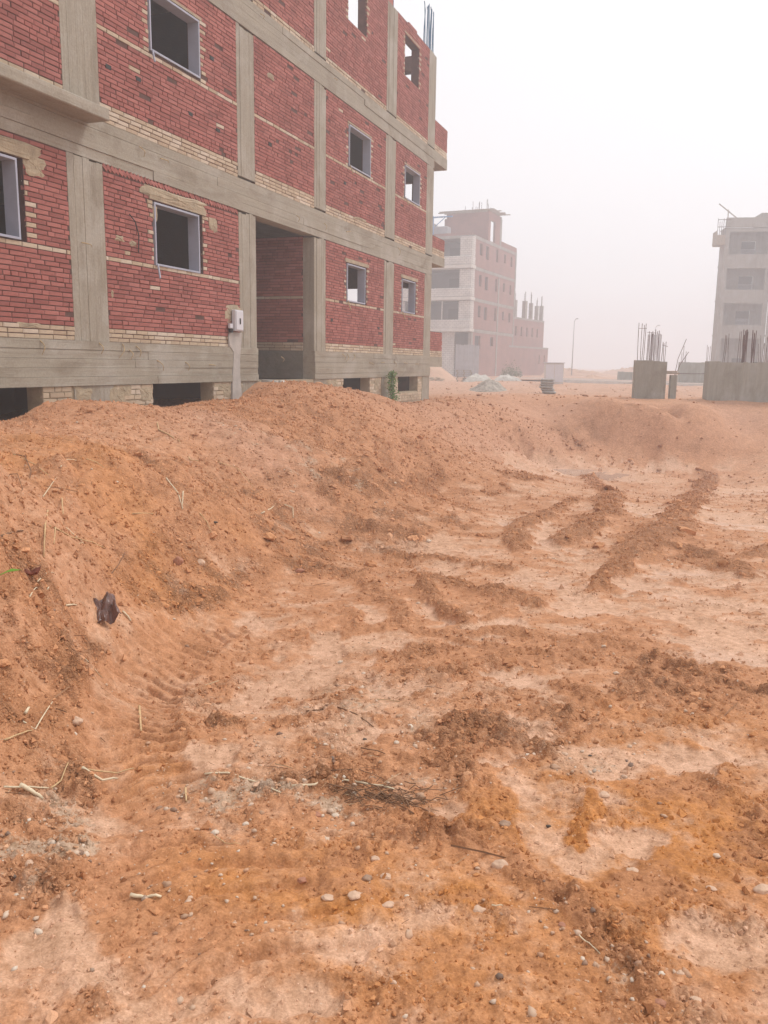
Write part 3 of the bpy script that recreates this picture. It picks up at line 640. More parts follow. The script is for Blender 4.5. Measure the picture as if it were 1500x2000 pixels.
# reinforcement standing out of the column heads -------------------------------
def rebars(u0, u1, v0, v1, w0, hmin, hmax, n, m, parent, r=.011, tf=L3):
    for i_ in range(n):
        u_ = u0+(u1-u0)*(i_+.5)/n+random.uniform(-.02, .02); v_ = v0 if i_ % 2 else v1; hh = random.uniform(hmin, hmax); mb = MB()
        bx, by = random.uniform(-.03, .03), random.uniform(-.03, .03)
        pts = [tf(u_, v_, w0-.1), tf(u_+bx*.3, v_+by*.3, w0+hh*.5), tf(u_+bx, v_+by, w0+hh*.93), tf(u_+bx-random.choice((0, .05)), v_+by, w0+hh)]
        mb.tube(pts, r, 5); mb.build('rebar', m, parent)
rebars(24.0, 24.6, -.06, -.20, WTOP, 1.05, 1.3, 9, M_rebarb, bld, .013)
rebars(20.66, 21.3, -.06, -.20, WTOP, 1.05, 1.3, 7, M_rebarb, bld, .013)
rebars(16.5, 17.0, -.06, -.20, WTOP, 1.0, 1.2, 6, M_rebarb, bld, .013)
# broken stepped top courses of the last bay
mb = MB()
x = 17.05
while x < 23.9:
    L = random.uniform(.25, .7)
    if random.random() < .6 and not 20.5 < x < 21.4: lbox(mb, x, min(x+L, 23.95), -.12, -.002, WTOP+.002, WTOP+random.choice((.06, .06, .12)), jit=.004)
    x += L
tag(mb.build('loose_top_course', M_brick, bld), kind='stuff')

# rope ends and cut ties left in the beams ---------------------------------------
def tie(u, w, sc=1.0, du=.05, dw=-.14):
    mb = MB(); pts = []
    for i_ in range(6):
        t = i_/5; pts.append(L3(u+du*t*sc+.02*math.sin(t*5), .03+.05*math.sin(math.pi*t*.9)*sc, w+dw*t*sc))
    mb.tube(pts, .009*sc, 5, .004); mb.build('tie_rope', M_fibre, bld)
for u, w, du, dw in ((8.45, .22, .03, -.17), (9.55, .22, .04, -.15), (10.05, .22, -.08, -.2), (10.2, .14, .02, -.14), (10.35, .2, .09, -.16), (10.85, 0, .16, -.16), (11.6, -.02, .08, -.14), (12.3, -.06, .2, -.02), (14.9, .1, .05, -.1),
                     (17.9, .2, .14, -.14), (18.2, .2, -.1, -.18), (18.6, .2, -.12, -.14), (19.6, .02, .3, -.06), (20.4, .02, .25, .02), (21.4, .05, .1, -.14), (22.2, .03, .3, -.04), (23.2, .0, .3, 0),
                     (10.6, 2.98, .1, -.12), (11.1, 2.93, .2, -.02), (15.6, 2.85, .05, -.12), (16.9, 2.9, .05, -.14), (18.1, 2.9, .2, .04), (9.3, 1.5, .2, -.03), (17.4, 5.9, .1, -.03), (14.2, 6.0, .1, -.05), (21.6, 3.0, .03, -.2)):
    tie(u, w, 1.0, du, dw)
# black blocks painted as the shade in scaffold holes, and a cable
mb = MB(); mb.tube([L3(10.32, .03, 2.02), L3(10.42, .05, 1.93), L3(10.5, .045, 1.75), L3(10.5, .03, 1.52)], .008, 5); mb.build('loose_cable', M_black, bld)
part('putlog_hole_shade', M_black, *[(u, u+.11, 0, .0185, w, w+.055) for u, w in ((9.95, 3.82), (10.6, 3.86), (11.9, 3.74), (12.7, 3.70), (12.55, 4.75), (14.5, 3.9), (18.0, 3.9), (17.3, .9), (20.2, .85))])

# meter boxes, conduit strip, pipe ------------------------------------------------
mt = empty('meter_box', base0, RZ); tag(mt, 'white electricity meter box with a black handle on the concrete column left of the entrance', 'meter box')
part('box_body', M_box, (13.06, 13.34, .03, .10, .52, .88), parent=mt, bevel=.008); d_ = part('box_door', M_box, (13.08, 13.32, .101, .112, .54, .86), parent=mt, bevel=.004); part('handle', M_black, (13.19, 13.215, .113, .125, .64, .74), parent=d_)
ms = empty('switch_box', base0, RZ); tag(ms, 'small white socket box with a black plug, left of the larger meter box', 'switch')
part('box_body', M_box, (12.93, 13.03, .03, .075, .56, .64), parent=ms, bevel=.005); part('plug', M_black, (12.95, 13.01, .03, .09, .49, .555), parent=ms)
mb = MB(); rn = random.Random(4); prev = None; vs, fs = [], []
prof = [(.50, 13.0, 13.36), (.40, 12.94, 13.36), (.25, 12.97, 13.34), (.16, 13.08, 13.32), (.05, 13.09, 13.30), (-.2, 13.06, 13.30), (-.45, 13.04, 13.34), (-.7, 13.03, 13.36), (-1.05, 13.04, 13.36)]
for w, a, b in prof:
    for vv, q in ((.02, a-.01), (.042, a), (.046, (a+b)/2), (.042, b), (.02, b+.01)): vs.append(L3(q+rn.uniform(-.01, .01), vv+rn.uniform(-.002, .002), w))
for i_ in range(len(prof)-1):
    for k2 in range(4): fs.append((i_*5+k2, i_*5+k2+1, (i_+1)*5+k2+1, (i_+1)*5+k2))
link('conduit_cover', mesh_np('conduit_cover', vs, fs, simple('grey_screed', (.42, .39, .36), .85, .15, 5, .008, 20)), bld)
pp = empty('drain_pipe', fac(14.05, .35, -.55)); tag(pp, 'short stub of cream plastic pipe sticking out beside the entrance recess', 'pipe')
mb = MB(); mb.tube([(-.25, .1, .18), (.02, -.02, .16), (.10, -.05, .155)], .055, 12); mb.build('pipe_body', M_pvc, pp, True); mb = MB(); mb.tube([(.09, -.045, .155), (.16, -.08, .152)], .066, 12); mb.build('pipe_collar', M_pvc, pp, True)
# green creeper at the foot of the wall -------------------------------------------
M_leaf = simple('leaf_green', (.10, .22, .035), .6, .45, 30, 0, spec=.3)
cr = empty('creeper_plant', fac(20.75, .12, -1.02)); tag(cr, 'bushy green creeper growing against the foot of the brick building', 'plant')
cr.rotation_euler = (0, 0, RZ); mb = MB(); ml = MB(); rn = random.Random(5)
for s_ in range(7):
    x = rn.uniform(-.16, .22); top = rn.uniform(.45, .78); pts = [(x*.4, -.05, 0)]
    for q in range(1, 6): pts.append((x+rn.uniform(-.04, .04), -.06+rn.uniform(-.04, .04), top*q/5))
    mb.tube(pts, .008, 5, .003)
for s_ in range(1000):
    z = rn.uniform(.02, .80)**.9; x = rn.gauss(.0+.10*(z < .3), .15*(1.1-.4*z)); y = -.04-abs(rn.gauss(0, .07)); L = rn.uniform(.03, .065); an = rn.uniform(0, 6.28); tl = rn.uniform(-.9, .9)
    M_ = Matrix.Translation((x, y, z)) @ Matrix.Rotation(an, 4, 'Z') @ Matrix.Rotation(tl, 4, 'X') @ Matrix.Rotation(rn.uniform(-.5, .5), 4, 'Y')
    ml.add([tuple(M_ @ Vector(p)) for p in ((0, 0, 0), (L*.35, L*.5, .006), (0, L, 0), (-L*.35, L*.5, .006))], [(0, 1, 2, 3)])
mb.build('stem', M_fibre, cr); tag(ml.build('leaves', M_leaf, cr), kind='stuff')

# ------------------------------------------------------------------ things beyond the pit
M_farred = simple('distant_red_brick', (.36, .115, .10), .92, .22, 1.2, 0)
M_farcon = concrete('distant_concrete', True, (.30, .28, .25))
M_block = simple('white_block', (.60, .57, .53), .9, .1, 2, 0)
def fbrick(name, c1, c2, mo, sc):
    m, n, b = mat(name); v = coords(n); t = N(n, 'TexBrick'); t.inputs['Scale'].default_value = sc
    sx = N(n, 'SeparateXYZ'); n.links.new(v, sx.inputs[0]); cx = N(n, 'CombineXYZ'); n.links.new(math_(n, 'ADD', sx.outputs[0], sx.outputs[1]), cx.inputs[0]); n.links.new(sx.outputs[2], cx.inputs[1]); n.links.new(cx.outputs[0], t.inputs[0])
    for k_, c in (('Color1', c1), ('Color2', c2), ('Mortar', mo)): t.inputs[k_].default_value = (*c, 1)
    t.inputs['Mortar Size'].default_value = .012; t.inputs['Brick Width'].default_value = .4; t.inputs['Row Height'].default_value = .2
    c = mixc(n, 1.0, t.outputs[0], ramp(n, noise(n, v, .7, 5, .65), [(.3, (.78, .78, .78)), (.7, (1.15, 1.15, 1.15))]), 'MULTIPLY')
    n.links.new(c, b.inputs['Base Color']); b.inputs['Roughness'].default_value = .9; return m
M_fwhite = fbrick('white_blockwork', (.62, .59, .55), (.56, .53, .50), (.30, .27, .25), 1.0)
M_fred = fbrick('far_brickwork', (.31, .14, .115), (.26, .12, .10), (.30, .22, .19), 3.0)
M_timber = simple('shuttering_timber', (.30, .24, .18), .85, .25, 6, 0)
M_blue = simple('blue_paint', (.06, .20, .42), .5, .1, 5, 0)
M_grey = simple('grey_sheet_metal', (.34, .34, .36), .6, .15, 2, 0)
M_shaft = simple('shaded_room', (.05, .045, .045), .95, .2, 2, 0)  # near-black sheets painting the shade of rooms behind openings
def frame_at(name, p, heading, label, cat, **k_):
    o = empty(name, p, math.pi/2-heading); tag(o, label, cat, **k_); return o
def bx(name, m, parent, *boxes, bevel=0, jit=0):
    mb = MB()
    for b in boxes: mb.box(*b, jit=jit)
    return mb.build(name, m, parent, bevel=bevel)

# building 2: white balconies, red long side, stair tower -------------------------
Z2 = -1.3
p = at_y(921, 640, 80); p.z = Z2+EYE
b2 = frame_at('corner_building', p, rad(25), 'tall block half in fog with white block balconies and a red brick long side', 'building')
b2.scale = (1.28, 1, .96)
def z2(w): return w-Z2
floors = [3.5, 6.45, 9.4, 12.25]
sidewins = []
for fi, z0 in enumerate([-1.3]+floors[:3]):
    z1 = ([-1.3]+floors)[fi+1]
    holes = [] if fi == 0 else [(1.3, 1.9, z0+1.2, z0+2.3), (2.7, 3.4, z0+1.0, z0+2.3), (5.2, 5.7, z0+1.1, z0+2.4), (7.2, 7.7, z0+1.3, z0+2.2), (9.0, 9.5, z0+1.2, z0+2.2)]
    if fi == 0: holes = [(.8, 2.1, 1.6, 2.9), (4.4, 5.2, 2.0, 2.9)]
    mb = MB()
    for c in cells(.3, 10.3, z0+.02, z1-.32, holes): mb.box(c[0], c[1], 0, .2, z2(c[2]), z2(c[3]))
    mb.build('wall', M_fred, b2)
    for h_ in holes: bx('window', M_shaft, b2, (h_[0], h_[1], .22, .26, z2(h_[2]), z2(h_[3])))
    bx('floor_band', M_farcon, b2, (.0, 10.6, -.03, .25, z2(z1-.32), z2(z1)))
bx('column', M_farcon, b2, (0, .29, -.03, .29, 0, z2(3.15))); bx('column', M_farcon, b2, (10.31, 10.6, -.03, .3, 0, z2(11.9)))
bx('column', M_farcon, b2, (5.9, 6.2, -.04, -.001, 0, z2(9.0)))
# hollow body: far walls, floors
bx('rear_wall', M_farred, b2, (10.3, 10.6, .3, 9, 0, z2(12.2)), (0.3, 10.3, 8.8, 9, 0, z2(12.2)))
bx('inner_wall', simple('shaded_concrete', (.13, .125, .12), .9, .2, 1, 0), b2, (2.2, 2.4, .3, 8.8, 0, z2(12.0)))  # concrete grey darkened to imitate shade in the balcony recesses
for z in floors: bx('floor_slab', M_farcon, b2, (-.15, 10.3, .26, 9, z2(z-.28), z2(z-.02)))
for i_, z in enumerate(floors[:3]):
    par = bx('balcony', M_fwhite, b2, (-.9, -.72, -.2, 8.5, z2(z), z2(z+.82)), (-.72, .0, -.2, -.02, z2(z), z2(z+.82)), bevel=.06)
    bx('balcony_slab', M_block, b2, (-.95, .01, -.25, 8.6, z2(z-.3), z2(z-.001)))
    bx('corner_pier', M_fwhite, b2, (-.72, -.5, -.15, 1.0, z2(z+.821), z2(z+2.6)), (-.5, -.03, -.17, .03, z2(z+.821), z2(z+2.65)))
    bx('doorway', M_shaft, b2, (2.15, 2.19, 2.0, 3.4, z2(z+.05), z2(z+2.1)))
    bx('pier', M_fwhite, b2, (-.72, -.5, 6.5, 8.5, z2(z+.821), z2(z+2.6)))
bx('balcony_post', M_block, b2, (-.86, -.80, 2.55, 2.61, z2(4.33), z2(6.1)))
bx('ground_pier', M_fwhite, b2, (-.2, .0, 1.6, 2.9, 0, z2(3.2))); bx('ground_pier', M_fwhite, b2, (-.2, .0, 6, 7.4, 0, z2(3.2))); bx('ground_sill', M_fwhite, b2, (-.3, -.1, 2.91, 6, 0, z2(.3)))
bx('roof_parapet', M_fred, b2, (0, .15, .2, 8.6, z2(12.24), z2(12.5))); bx('roof_parapet', M_fred, b2, (6.25, 10.6, 0, .2, z2(12.26), z2(12.75)))
tw = []
mb = MB()
for c in cells(3.1, 6.2, 12.26, 15.1, [(3.6, 4.7, 12.3, 14.3)]): mb.box(c[0], c[1], 0, .2, z2(c[2]), z2(c[3]))
mb.box(3.1, 3.3, .21, 4.3, z2(12.26), z2(15.0)); mb.box(3.3, 3.5, 4.3, 4.6, z2(12.26), z2(14.6))
mb.build('stair_tower', M_fred, b2)
bx('tower_column', M_farcon, b2, (5.9, 6.25, -.03, -.001, z2(12.3), z2(15.1)), (6.21, 6.4, 0, .4, z2(12.3), z2(14.9)))
for q in range(7): bx('shutter_plank', M_timber, b2, (2.5+q*.55, 2.7+q*.55, -.5-random.uniform(0, .5), 4.7+random.uniform(-.2, .5), z2(15.1+.02*q), z2(15.16+.02*q)))
def spike(parent, x, y, z, h, m=M_rebar, r=.022): mb = MB(); mb.tube([(x, y, z), (x+random.uniform(-.05, .05), y, z+h)], r, 4); mb.build('rebar', m, parent)
for q in range(16): spike(b2, random.uniform(3.1, 5.8), random.uniform(.1, 4), z2(15.1), random.uniform(.5, 1.3))
bx('roof_room', M_farcon, b2, (1.5, 3.0, 5.2, 8.6, z2(12.3), z2(14.0)))
for q in range(7): spike(b2, random.uniform(1.6, 3), random.uniform(4.7, 8), z2(13.6), random.uniform(.6, 2.0))
bx('water_tank', M_grey, b2, (.4, 1.3, 2.9, 4.3, z2(12.3), z2(13.3)), bevel=.08)
hst = bx('hoist_post', M_blue, b2, (-.1, .06, 4.05, 4.2, z2(12.26), z2(14.15))); bx('hoist_arm', M_blue, b2, (-.1, .06, 2.2, 4.04, z2(14.0), z2(14.1)))
mb = MB(); mb.tube([(-.02, 4.0, z2(13.1)), (-.02, 2.9, z2(14.0))], .04, 4); mb.build('hoist_brace', M_blue, b2)

# grey hoarding and block heaps at the foot of building 2
def on_ground(px, py, Y=None, w=-1.1):
    q = at_w(px, py, w); return Vector((q.x, q.y, w+EYE))
gp = at_y(889, 720, 76); gp.z = .3
hd = frame_at('hoarding', gp, rad(112), 'grey corrugated metal hoarding standing in front of the white balconied block', 'fence')
for q in range(9): bx('panel', M_grey, hd, (q*.24, q*.24+.225, (q % 2)*.03, .04+(q % 2)*.03, 0, 3.0+random.uniform(-.05, .1)))
# building 3: low red block with bare column stubs ----------------------------------
p = at_y(990, 700, 92); p.z = Z2+EYE
b3 = frame_at('low_red_building', p, rad(30), 'low two storey red brick shell with bare column stubs rising from its roof line', 'building')
for (z0, z1, y0, x1) in ((-1.3, 1.9, -.5, 11.6), (1.92, 5.0, 0, 11.2)):
    holes = [(2.0+q*1.7, 2.5+q*1.7, z0+1.3, z0+2.3) for q in range(5)] if z0 > 0 else [(8.5, 8.9, z0+1.5, z0+2.5), (10.2, 10.6, z0+1.5, z0+2.5)]
    mb = MB()
    for c in cells(-3.8 if z0 < 0 else 0, x1, z0, z1, holes): mb.box(c[0], c[1], y0, y0+.2, z2(c[2]), z2(c[3]))
    mb.build('wall', M_fred, b3)
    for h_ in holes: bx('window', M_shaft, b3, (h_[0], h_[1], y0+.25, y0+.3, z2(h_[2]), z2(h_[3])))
    bx('floor_band', M_farcon, b3, (-3.8 if z0 < 0 else 0, x1+.02, y0-.03, y0+.22, z2(z1+.001), z2(z1+.2)))
bx('rear_wall', M_farred, b3, (11.0, 11.2, .21, 7, z2(1.95), z2(5.0)), (-3.8, 11.0, 7, 7.2, 0, z2(5.0)), (-3.8, -3.6, -.3, 7, 0, z2(1.9)), (11.4, 11.6, -.3, 7, 0, z2(1.9)))
for x, wd_, h_ in ((1.9, .5, 1.8), (4.9, .6, 1.9), (7.0, .3, 1.8), (8.9, .32, 1.6), (10.5, .32, 1.7), (-.3, .3, 2.8)):
    bx('column', M_farcon, b3, (x, x+wd_, 0, .4, z2(5.2) if x > 0 else z2(1.95), z2(5.2+h_) if x > 0 else z2(5.0+h_)))
    for q in range(3): spike(b3, x+wd_*(q+.5)/3, .2, z2(5.2+h_-.1) if x > 0 else z2(4.9+h_), random.uniform(.7, 1.4))

# right-hand building ----------------------------------------------------------------
p = at_y(1409, 560, 74.5); p.z = Z2+EYE
b4 = frame_at('grey_building', p, rad(98), 'tall grey concrete shell of stacked recessed balconies looming out of the fog', 'building')
b4.scale = (1, 1, .955)
tops = [(2.75, '0'), (5.75, '1'), (8.85, '2'), (11.9, '3')]
levels = [-1.3, 3.0, 6.1, 9.15]
for i_, z0 in enumerate(levels):
    z1 = (levels+[12.3])[i_+1]
    holes = [(.35, 3.5, z0+.95 if i_ else z0, z1-.25)]
    mb = MB()
    for c in cells(0, 3.9, z0, z1, holes): mb.box(c[0], c[1], 0, .2, z2(c[2]), z2(c[3])-.002)
    mb.build('wall', M_farcon, b4)
    iw = [(1.75, 2.95, z0+1.0, z0+2.3)]
    mb = MB()
    for c in cells(.0, 3.9, z0, z1, iw): mb.box(c[0], c[1], 1.6, 1.8, z2(c[2]), z2(c[3])-.002)
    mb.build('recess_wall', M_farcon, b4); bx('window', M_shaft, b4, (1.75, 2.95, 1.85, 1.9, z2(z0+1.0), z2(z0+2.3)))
    for q in range(5): bx('shutter_slat', M_grey, b4, (1.76, 2.94, 1.72, 1.76, z2(z0+1.05+q*.12), z2(z0+1.12+q*.12)))
    bx('side_wall', M_farcon, b4, (0, .2, .21, 1.8, z2(z0), z2(z1)-.002)); bx('floor_slab', M_farcon, b4, (-.05, 9, .201, 1.8, z2(z1)-.0, z2(z1)+.10))
    hb = [(4.7, 6.0, z0+1.0, z0+2.4)]; mb = MB()
    for c in cells(3.92, 9, z0, z1, hb): mb.box(c[0], c[1], -.35, -.1, z2(c[2]), z2(c[3])-.002)
    mb.build('wall', M_farcon, b4); bx('window', M_shaft, b4, (4.7, 6.0, -.05, -.01, z2(z0+1.0), z2(z0+2.4)))
bx('roof_parapet', M_farcon, b4, (0, 3.9, 0, .2, z2(12.42), z2(13.25)), (2.9, 3.9, .4, 2.5, z2(12.42), z2(13.7)), (3.9, 9, -.35, -.1, z2(12.42), z2(14.0)))
bx('roof_room', M_farcon, b4, (4.1, 4.4, -.3, 2, z2(14.0), z2(16.2)), (4.4, 9, -.3, -.1, z2(15.85), z2(16.2)), (6, 6.3, -.3, 2, z2(14.0), z2(15.8)))
cg = bx('work_platform', M_timber, b4, (-.75, -.05, -.2, 1.2, z2(10.9), z2(11.0)))
bx('platform_board', M_timber, b4, (-.78, -.72, -.2, 1.2, z2(11.0), z2(12.1)), (-.72, -.05, -.22, -.17, z2(11.0), z2(11.75)))
for q in range(5): bx('platform_rail', M_rebar, b4, (-.75+q*.16, -.71+q*.16, -.2, -.16, z2(11.76), z2(12.9+.25*(q in (0, 3)))))
bx('platform_rail', M_rebar, b4, (-.75, .3, -.25, -.21, z2(13.0), z2(13.06)), (-.75, .3, -.25, -.21, z2(12.4), z2(12.45)))
mb = MB(); mb.tube([(-.65, .4, z2(14.5)), (1.1, .4, z2(13.1))], .06, 4); mb.tube([(.15, .3, z2(13.2)), (.15, .4, z2(14.0))], .05, 4); mb.build('roof_beam', M_timber, b4)

# bare concrete walls and stubs on the far side of the pit ----------------------------
M_stub = concrete('stub_concrete', True, (.30, .30, .26))
def stub(name, px0, px1, pyb, w_base, w_top, thick, turn, label, cat, group=None):
    q0 = at_w(px0, pyb, w_base); q1 = ray(px1, pyb); q1 = q1*(q0.y/q1.y); wd_ = abs(q1.x-q0.x)
    o = frame_at(name, (q0.x, q0.y, w_base+EYE-.25), rad(90+turn), label, cat); wd_ /= math.cos(rad(turn))
    mb = MB(); cuts = [0]+sorted(random.uniform(.1, wd_-.1) for _ in range(max(1, int(wd_*3))))+[wd_]
    for a, b in zip(cuts[:-1], cuts[1:]): mb.box(a, b-.001, -thick+random.uniform(-.006, .006), 0, 0, w_top-w_base+.25+random.uniform(-.02, .02))
    mb.build('concrete_body', M_stub, o); return o, wd_, w_top-w_base+.25
s1, wd1, h1 = stub('concrete_column', 1233, 1291, 781, -1.04, .20, .38, 6, 'wide raw concrete column stub bristling with tall rusty reinforcement bars', 'column')
def bars(o, xs, y, z, hs, r=.009, lean=.02):
    for x in xs:
        mb = MB(); h_ = random.uniform(*hs); a = random.uniform(-lean, lean); mb.tube([(x, y+random.uniform(-.1, .1), z-.1), (x+a*.5, y, z+h_*.5), (x+a, y, z+h_)], r, 5); mb.build('rebar', M_rebar, o)
bars(s1, [.06, .15, .22, .26], -.2, h1, (1.05, 1.2)); bars(s1, [.36+.028*i_ for i_ in range(15)], -.2, h1, (.78, .98)); bars(s1, [.82, .86, .92], -.2, h1, (.5, .62))
mb = MB(); mb.tube([(.03, -.3, h1+1.0), (.28, -.3, h1+1.0)], .008, 4); mb.tube([(.3, -.3, h1+.88), (.62, -.3, h1+.86)], .008, 4); mb.tube([(.78, -.3, h1+.5), (.96, -.3, h1+.45)], .008, 4); mb.build('stirrup', M_rebar, s1)
s2, wd2, h2 = stub('concrete_post', 1304, 1316, 781, -1.02, -.22, .17, 0, 'short narrow concrete post carrying a loose plank and two leaning bars', 'post')
mb = MB(); mb.tube([(.12, -.1, h2-.1), (.2, -.1, h2+.5), (.42, -.1, h2+1.12)], .009, 5); mb.build('rebar', M_rebar, s2); mb = MB(); mb.tube([(.14, -.08, h2-.1), (.3, -.08, h2+.35), (.54, -.05, h2+.72)], .009, 5); mb.build('rebar', M_rebar, s2)
pk = empty('timber_plank', (s2.location.x, s2.location.y, s2.location.z+h2+.002)); tag(pk, 'weathered timber plank laid flat on top of the short narrow post', 'plank')
bx('board', M_timber, pk, (-.42, .24, -.2, .05, 0.02, .07), jit=.006); bx('board', M_timber, pk, (-.40, .20, -.16, 0, .075, .11), jit=.006)
s3, wd3, h3 = stub('concrete_wall', 1371, 1640, 783, -1.04, .20, .35, 0, 'long raw grey concrete wall with rows of starter bars, rising behind the pit edge', 'wall')
bars(s3, [.5, .56, .62, .95, 1.0], -.2, h3, (.75, 1.0)); bars(s3, [1.08+.016*i_ for i_ in range(8)]+[1.36+.02*i_ for i_ in range(6)], -.2, h3, (.85, 1.02), .013); bars(s3, [1.6+.055*i_ for i_ in range(30)], -.2, h3, (.55, .85), .008, .05); bars(s3, [2.4+.06*i_ for i_ in range(10)], -.2, h3, (.5, .9), .008)
mb = MB(); mb.tube([(-.05, .1, h3-.75), (.02, .12, h3-.72)], .01, 4)
s4, wd4, h4 = stub('concrete_wall', 1322, 1400, 752, -1.1, .35, .4, 0, 'farther low grey concrete wall fading into fog behind the narrow post', 'wall')
bars(s4, [.1, .2, .32, .38, 1.7, 1.78, 1.9, 2.0], -.2, h4, (.4, 1.1), .016)
for (a, b, w0_, w1_, nm, lb) in ((1205, 1232, 746, 728, 'concrete_wall', 'squat pale wall end left of the barred column, nearly lost in fog'),):
    o, _, _ = stub(nm, a, b, w0_, -1.1, -.35, .4, 0, lb, 'wall')
mb = MB(); q0 = at_w(1317, 731, -.2)
rb = empty('steel_bar', (s2.location.x+.2, s2.location.y, s2.location.z+h2+.04)); tag(rb, 'thin steel bar bridging from the narrow post to the long concrete wall', 'bar'); mb = MB(); mb.tube([(0, 0, 0), (.6, .05, -.005), (1.1, .1, .01)], .009, 5); mb.build('bar_body', M_rebar, rb)

# kerb and road beyond
def kerb_line(p0, p1, name, wdt, h_, m):
    a, b = at_w(*p0, -1.1), at_w(*p1, -1.1); dv = (b-a).normalized(); nv = Vector((-dv.y, dv.x, 0)); z0 = -1.1+EYE-.1; mb = MB(); L = (b-a).length; n_ = max(2, int(L/1.0))
    for i_ in range(n_):
        q0 = a+dv*(L*i_/n_+.008); q1 = a+dv*(L*(i_+1)/n_-.008); jz = random.uniform(-.015, .015)
        P = [q0, q1, q1+nv*wdt, q0+nv*wdt]; mb.add([(q.x, q.y, z0) for q in P]+[(q.x, q.y, z0+h_+jz) for q in P], [(0, 1, 5, 4), (1, 2, 6, 5), (2, 3, 7, 6), (3, 0, 4, 7), (4, 5, 6, 7)])
    o = mb.build(name, m); tag(o, kind='structure'); return o
kerb_line((1085, 746.5), (1480, 760), 'kerb', .3, .30, M_block)
M_road = simple('dusty_road', (.36, .27, .22), .95, .12, .5, 0)
a, b = at_w(1060, 745.5, -1.1), at_w(1600, 764, -1.1); dv = (b-a).normalized(); nv = Vector((-dv.y, dv.x, 0)); P = [a-dv*6+nv*.35, b+dv*40+nv*.35, b+dv*40+nv*8, a-dv*6+nv*8]
o = link('road', mesh_np('road', [(q.x, q.y, -.93+EYE) for q in P], [(0, 1, 2, 3)], M_road)); tag(o, kind='structure')

# cabinet, blocks, heaps -----------------------------------------------------------
def gz_at(px, py, w=-1.1):
    q = at_w(px, py, w); z = ground_z(q.x, q.y, .3); t = (z-EYE)/w; r = ray(px, py); q = r*((z-EYE)/r.z); return Vector((q.x, q.y, ground_z(q.x, q.y, .3)))
q = gz_at(1082, 752); cb = frame_at('service_cabinet', q, rad(96), 'white boxy service cabinet with a thin flat lid standing by the road', 'cabinet')
bx('cabinet_body', M_block, cb, (-.55, .52, 0, .7, -.1, 1.17), bevel=.02); bx('lid', M_box, cb, (-.60, .57, -.05, .75, 1.171, 1.22)); bx('door', M_box, cb, (-.50, -.03, -.02, -.002, .1, 1.1)); bx('door', M_box, cb, (.01, .48, -.02, -.002, .1, 1.1))
M_bag = simple('cement_bag', (.36, .35, .33), .85, .2, 12, .01, 20)
q = gz_at(1068, 768); st_ = frame_at('bag_stack', q, rad(90), 'small leaning stack of grey cement bags at the pit edge beside the white cabinet', 'stack')
for i_ in range(6):
    mb = MB(); vs, fs = [], []; n_ = 14
    for zi, (sc, zz) in enumerate(((.75, 0), (1, .03), (1, .07), (.78, .10))):
        for k2 in range(n_):
            an = 2*math.pi*k2/n_; vs.append((math.copysign(abs(math.cos(an))**.5, math.cos(an))*.28*sc+random.uniform(-.015, .015), math.copysign(abs(math.sin(an))**.5, math.sin(an))*.2*sc, zz+random.uniform(-.006, .006)))
    for zi in range(3):
        for k2 in range(n_): fs.append((zi*n_+k2, zi*n_+(k2+1) % n_, (zi+1)*n_+(k2+1) % n_, (zi+1)*n_+k2))
    mb.add(vs, fs+[tuple(range(n_))[::-1], tuple(3*n_+k2 for k2 in range(n_))]); o = mb.build('bag', M_bag, st_, True); o.location = (random.uniform(-.05, .05)+(.08 if i_ == 0 else 0), random.uniform(-.03, .03), i_*.098); o.rotation_euler = (0, random.uniform(-.04, .04), random.uniform(-.15, .15))
def heap(name, px, py, rx, ry, h_, m, label, cat, seed, rough=.12, sharp=1.2, hz=None):
    q = gz_at(px, py); n_, k3 = 46, 18; vs = []; fs = []
    for i_ in range(k3+1):
        t = i_/k3
        for j_ in range(n_):
            an = 2*math.pi*j_/n_; e = 1+.22*mnoise.noise(Vector((math.cos(an)*1.2, math.sin(an)*1.2, seed)))
            x = rx*t*e*math.cos(an); y = ry*t*e*math.sin(an); z = h_*max(0, 1-t**sharp)+rough*h_*mnoise.fractal(Vector((x*2.2, y*2.2, seed)), .7, 2.1, 5)*(1-t**3) - .12*t**4
            vs.append((x, y, z))
    for i_ in range(k3):
        for j_ in range(n_): fs.append((i_*n_+j_, i_*n_+(j_+1) % n_, (i_+1)*n_+(j_+1) % n_, (i_+1)*n_+j_))
    o = link(name, mesh_np(name, vs, fs, m, True), None, (q.x, q.y+ry*.5, q.z-.03)); tag(o, label, cat); return o
M_sand = simple('pale_sand', (.50, .32, .22), .95, .12, 2, .02, 12); M_gravel = simple('grey_gravel', (.38, .34, .29), .95, .35, 10, .05, 14); M_tarp = simple('dusty_tarpaulin', (.46, .44, .39), .8, .2, 3, .01, 6)
heap('sand_heap', 838, 742, 2.3, 2.3, 1.42, M_sand, 'smooth conical heap of pale sand behind the corner of the brick building', 'heap', 3.1, .04)
heap('gravel_heap', 962, 766, 1.15, 1.2, .62, M_gravel, 'grey gravel heap on the bare ground in front of the foggy blocks', 'heap', 5.7, .28, 1.0)
heap('earth_mound', 1235, 733, 6, 2.5, 1.0, M_sand, 'faint earth mound far off in the fog, behind the barred concrete column', 'heap', 4.4, .3); heap('earth_mound', 1105, 734, 7, 2.5, .9, M_sand, 'faint earth mound far off in the fog, behind the white cabinet', 'heap', 9.4, .3)
heap('rubble_heap', 1160, 741, 3.2, 1.5, .5, M_sand, 'low earth mound by the road in the fog, right of the white cabinet', 'heap', 8.2, .3)
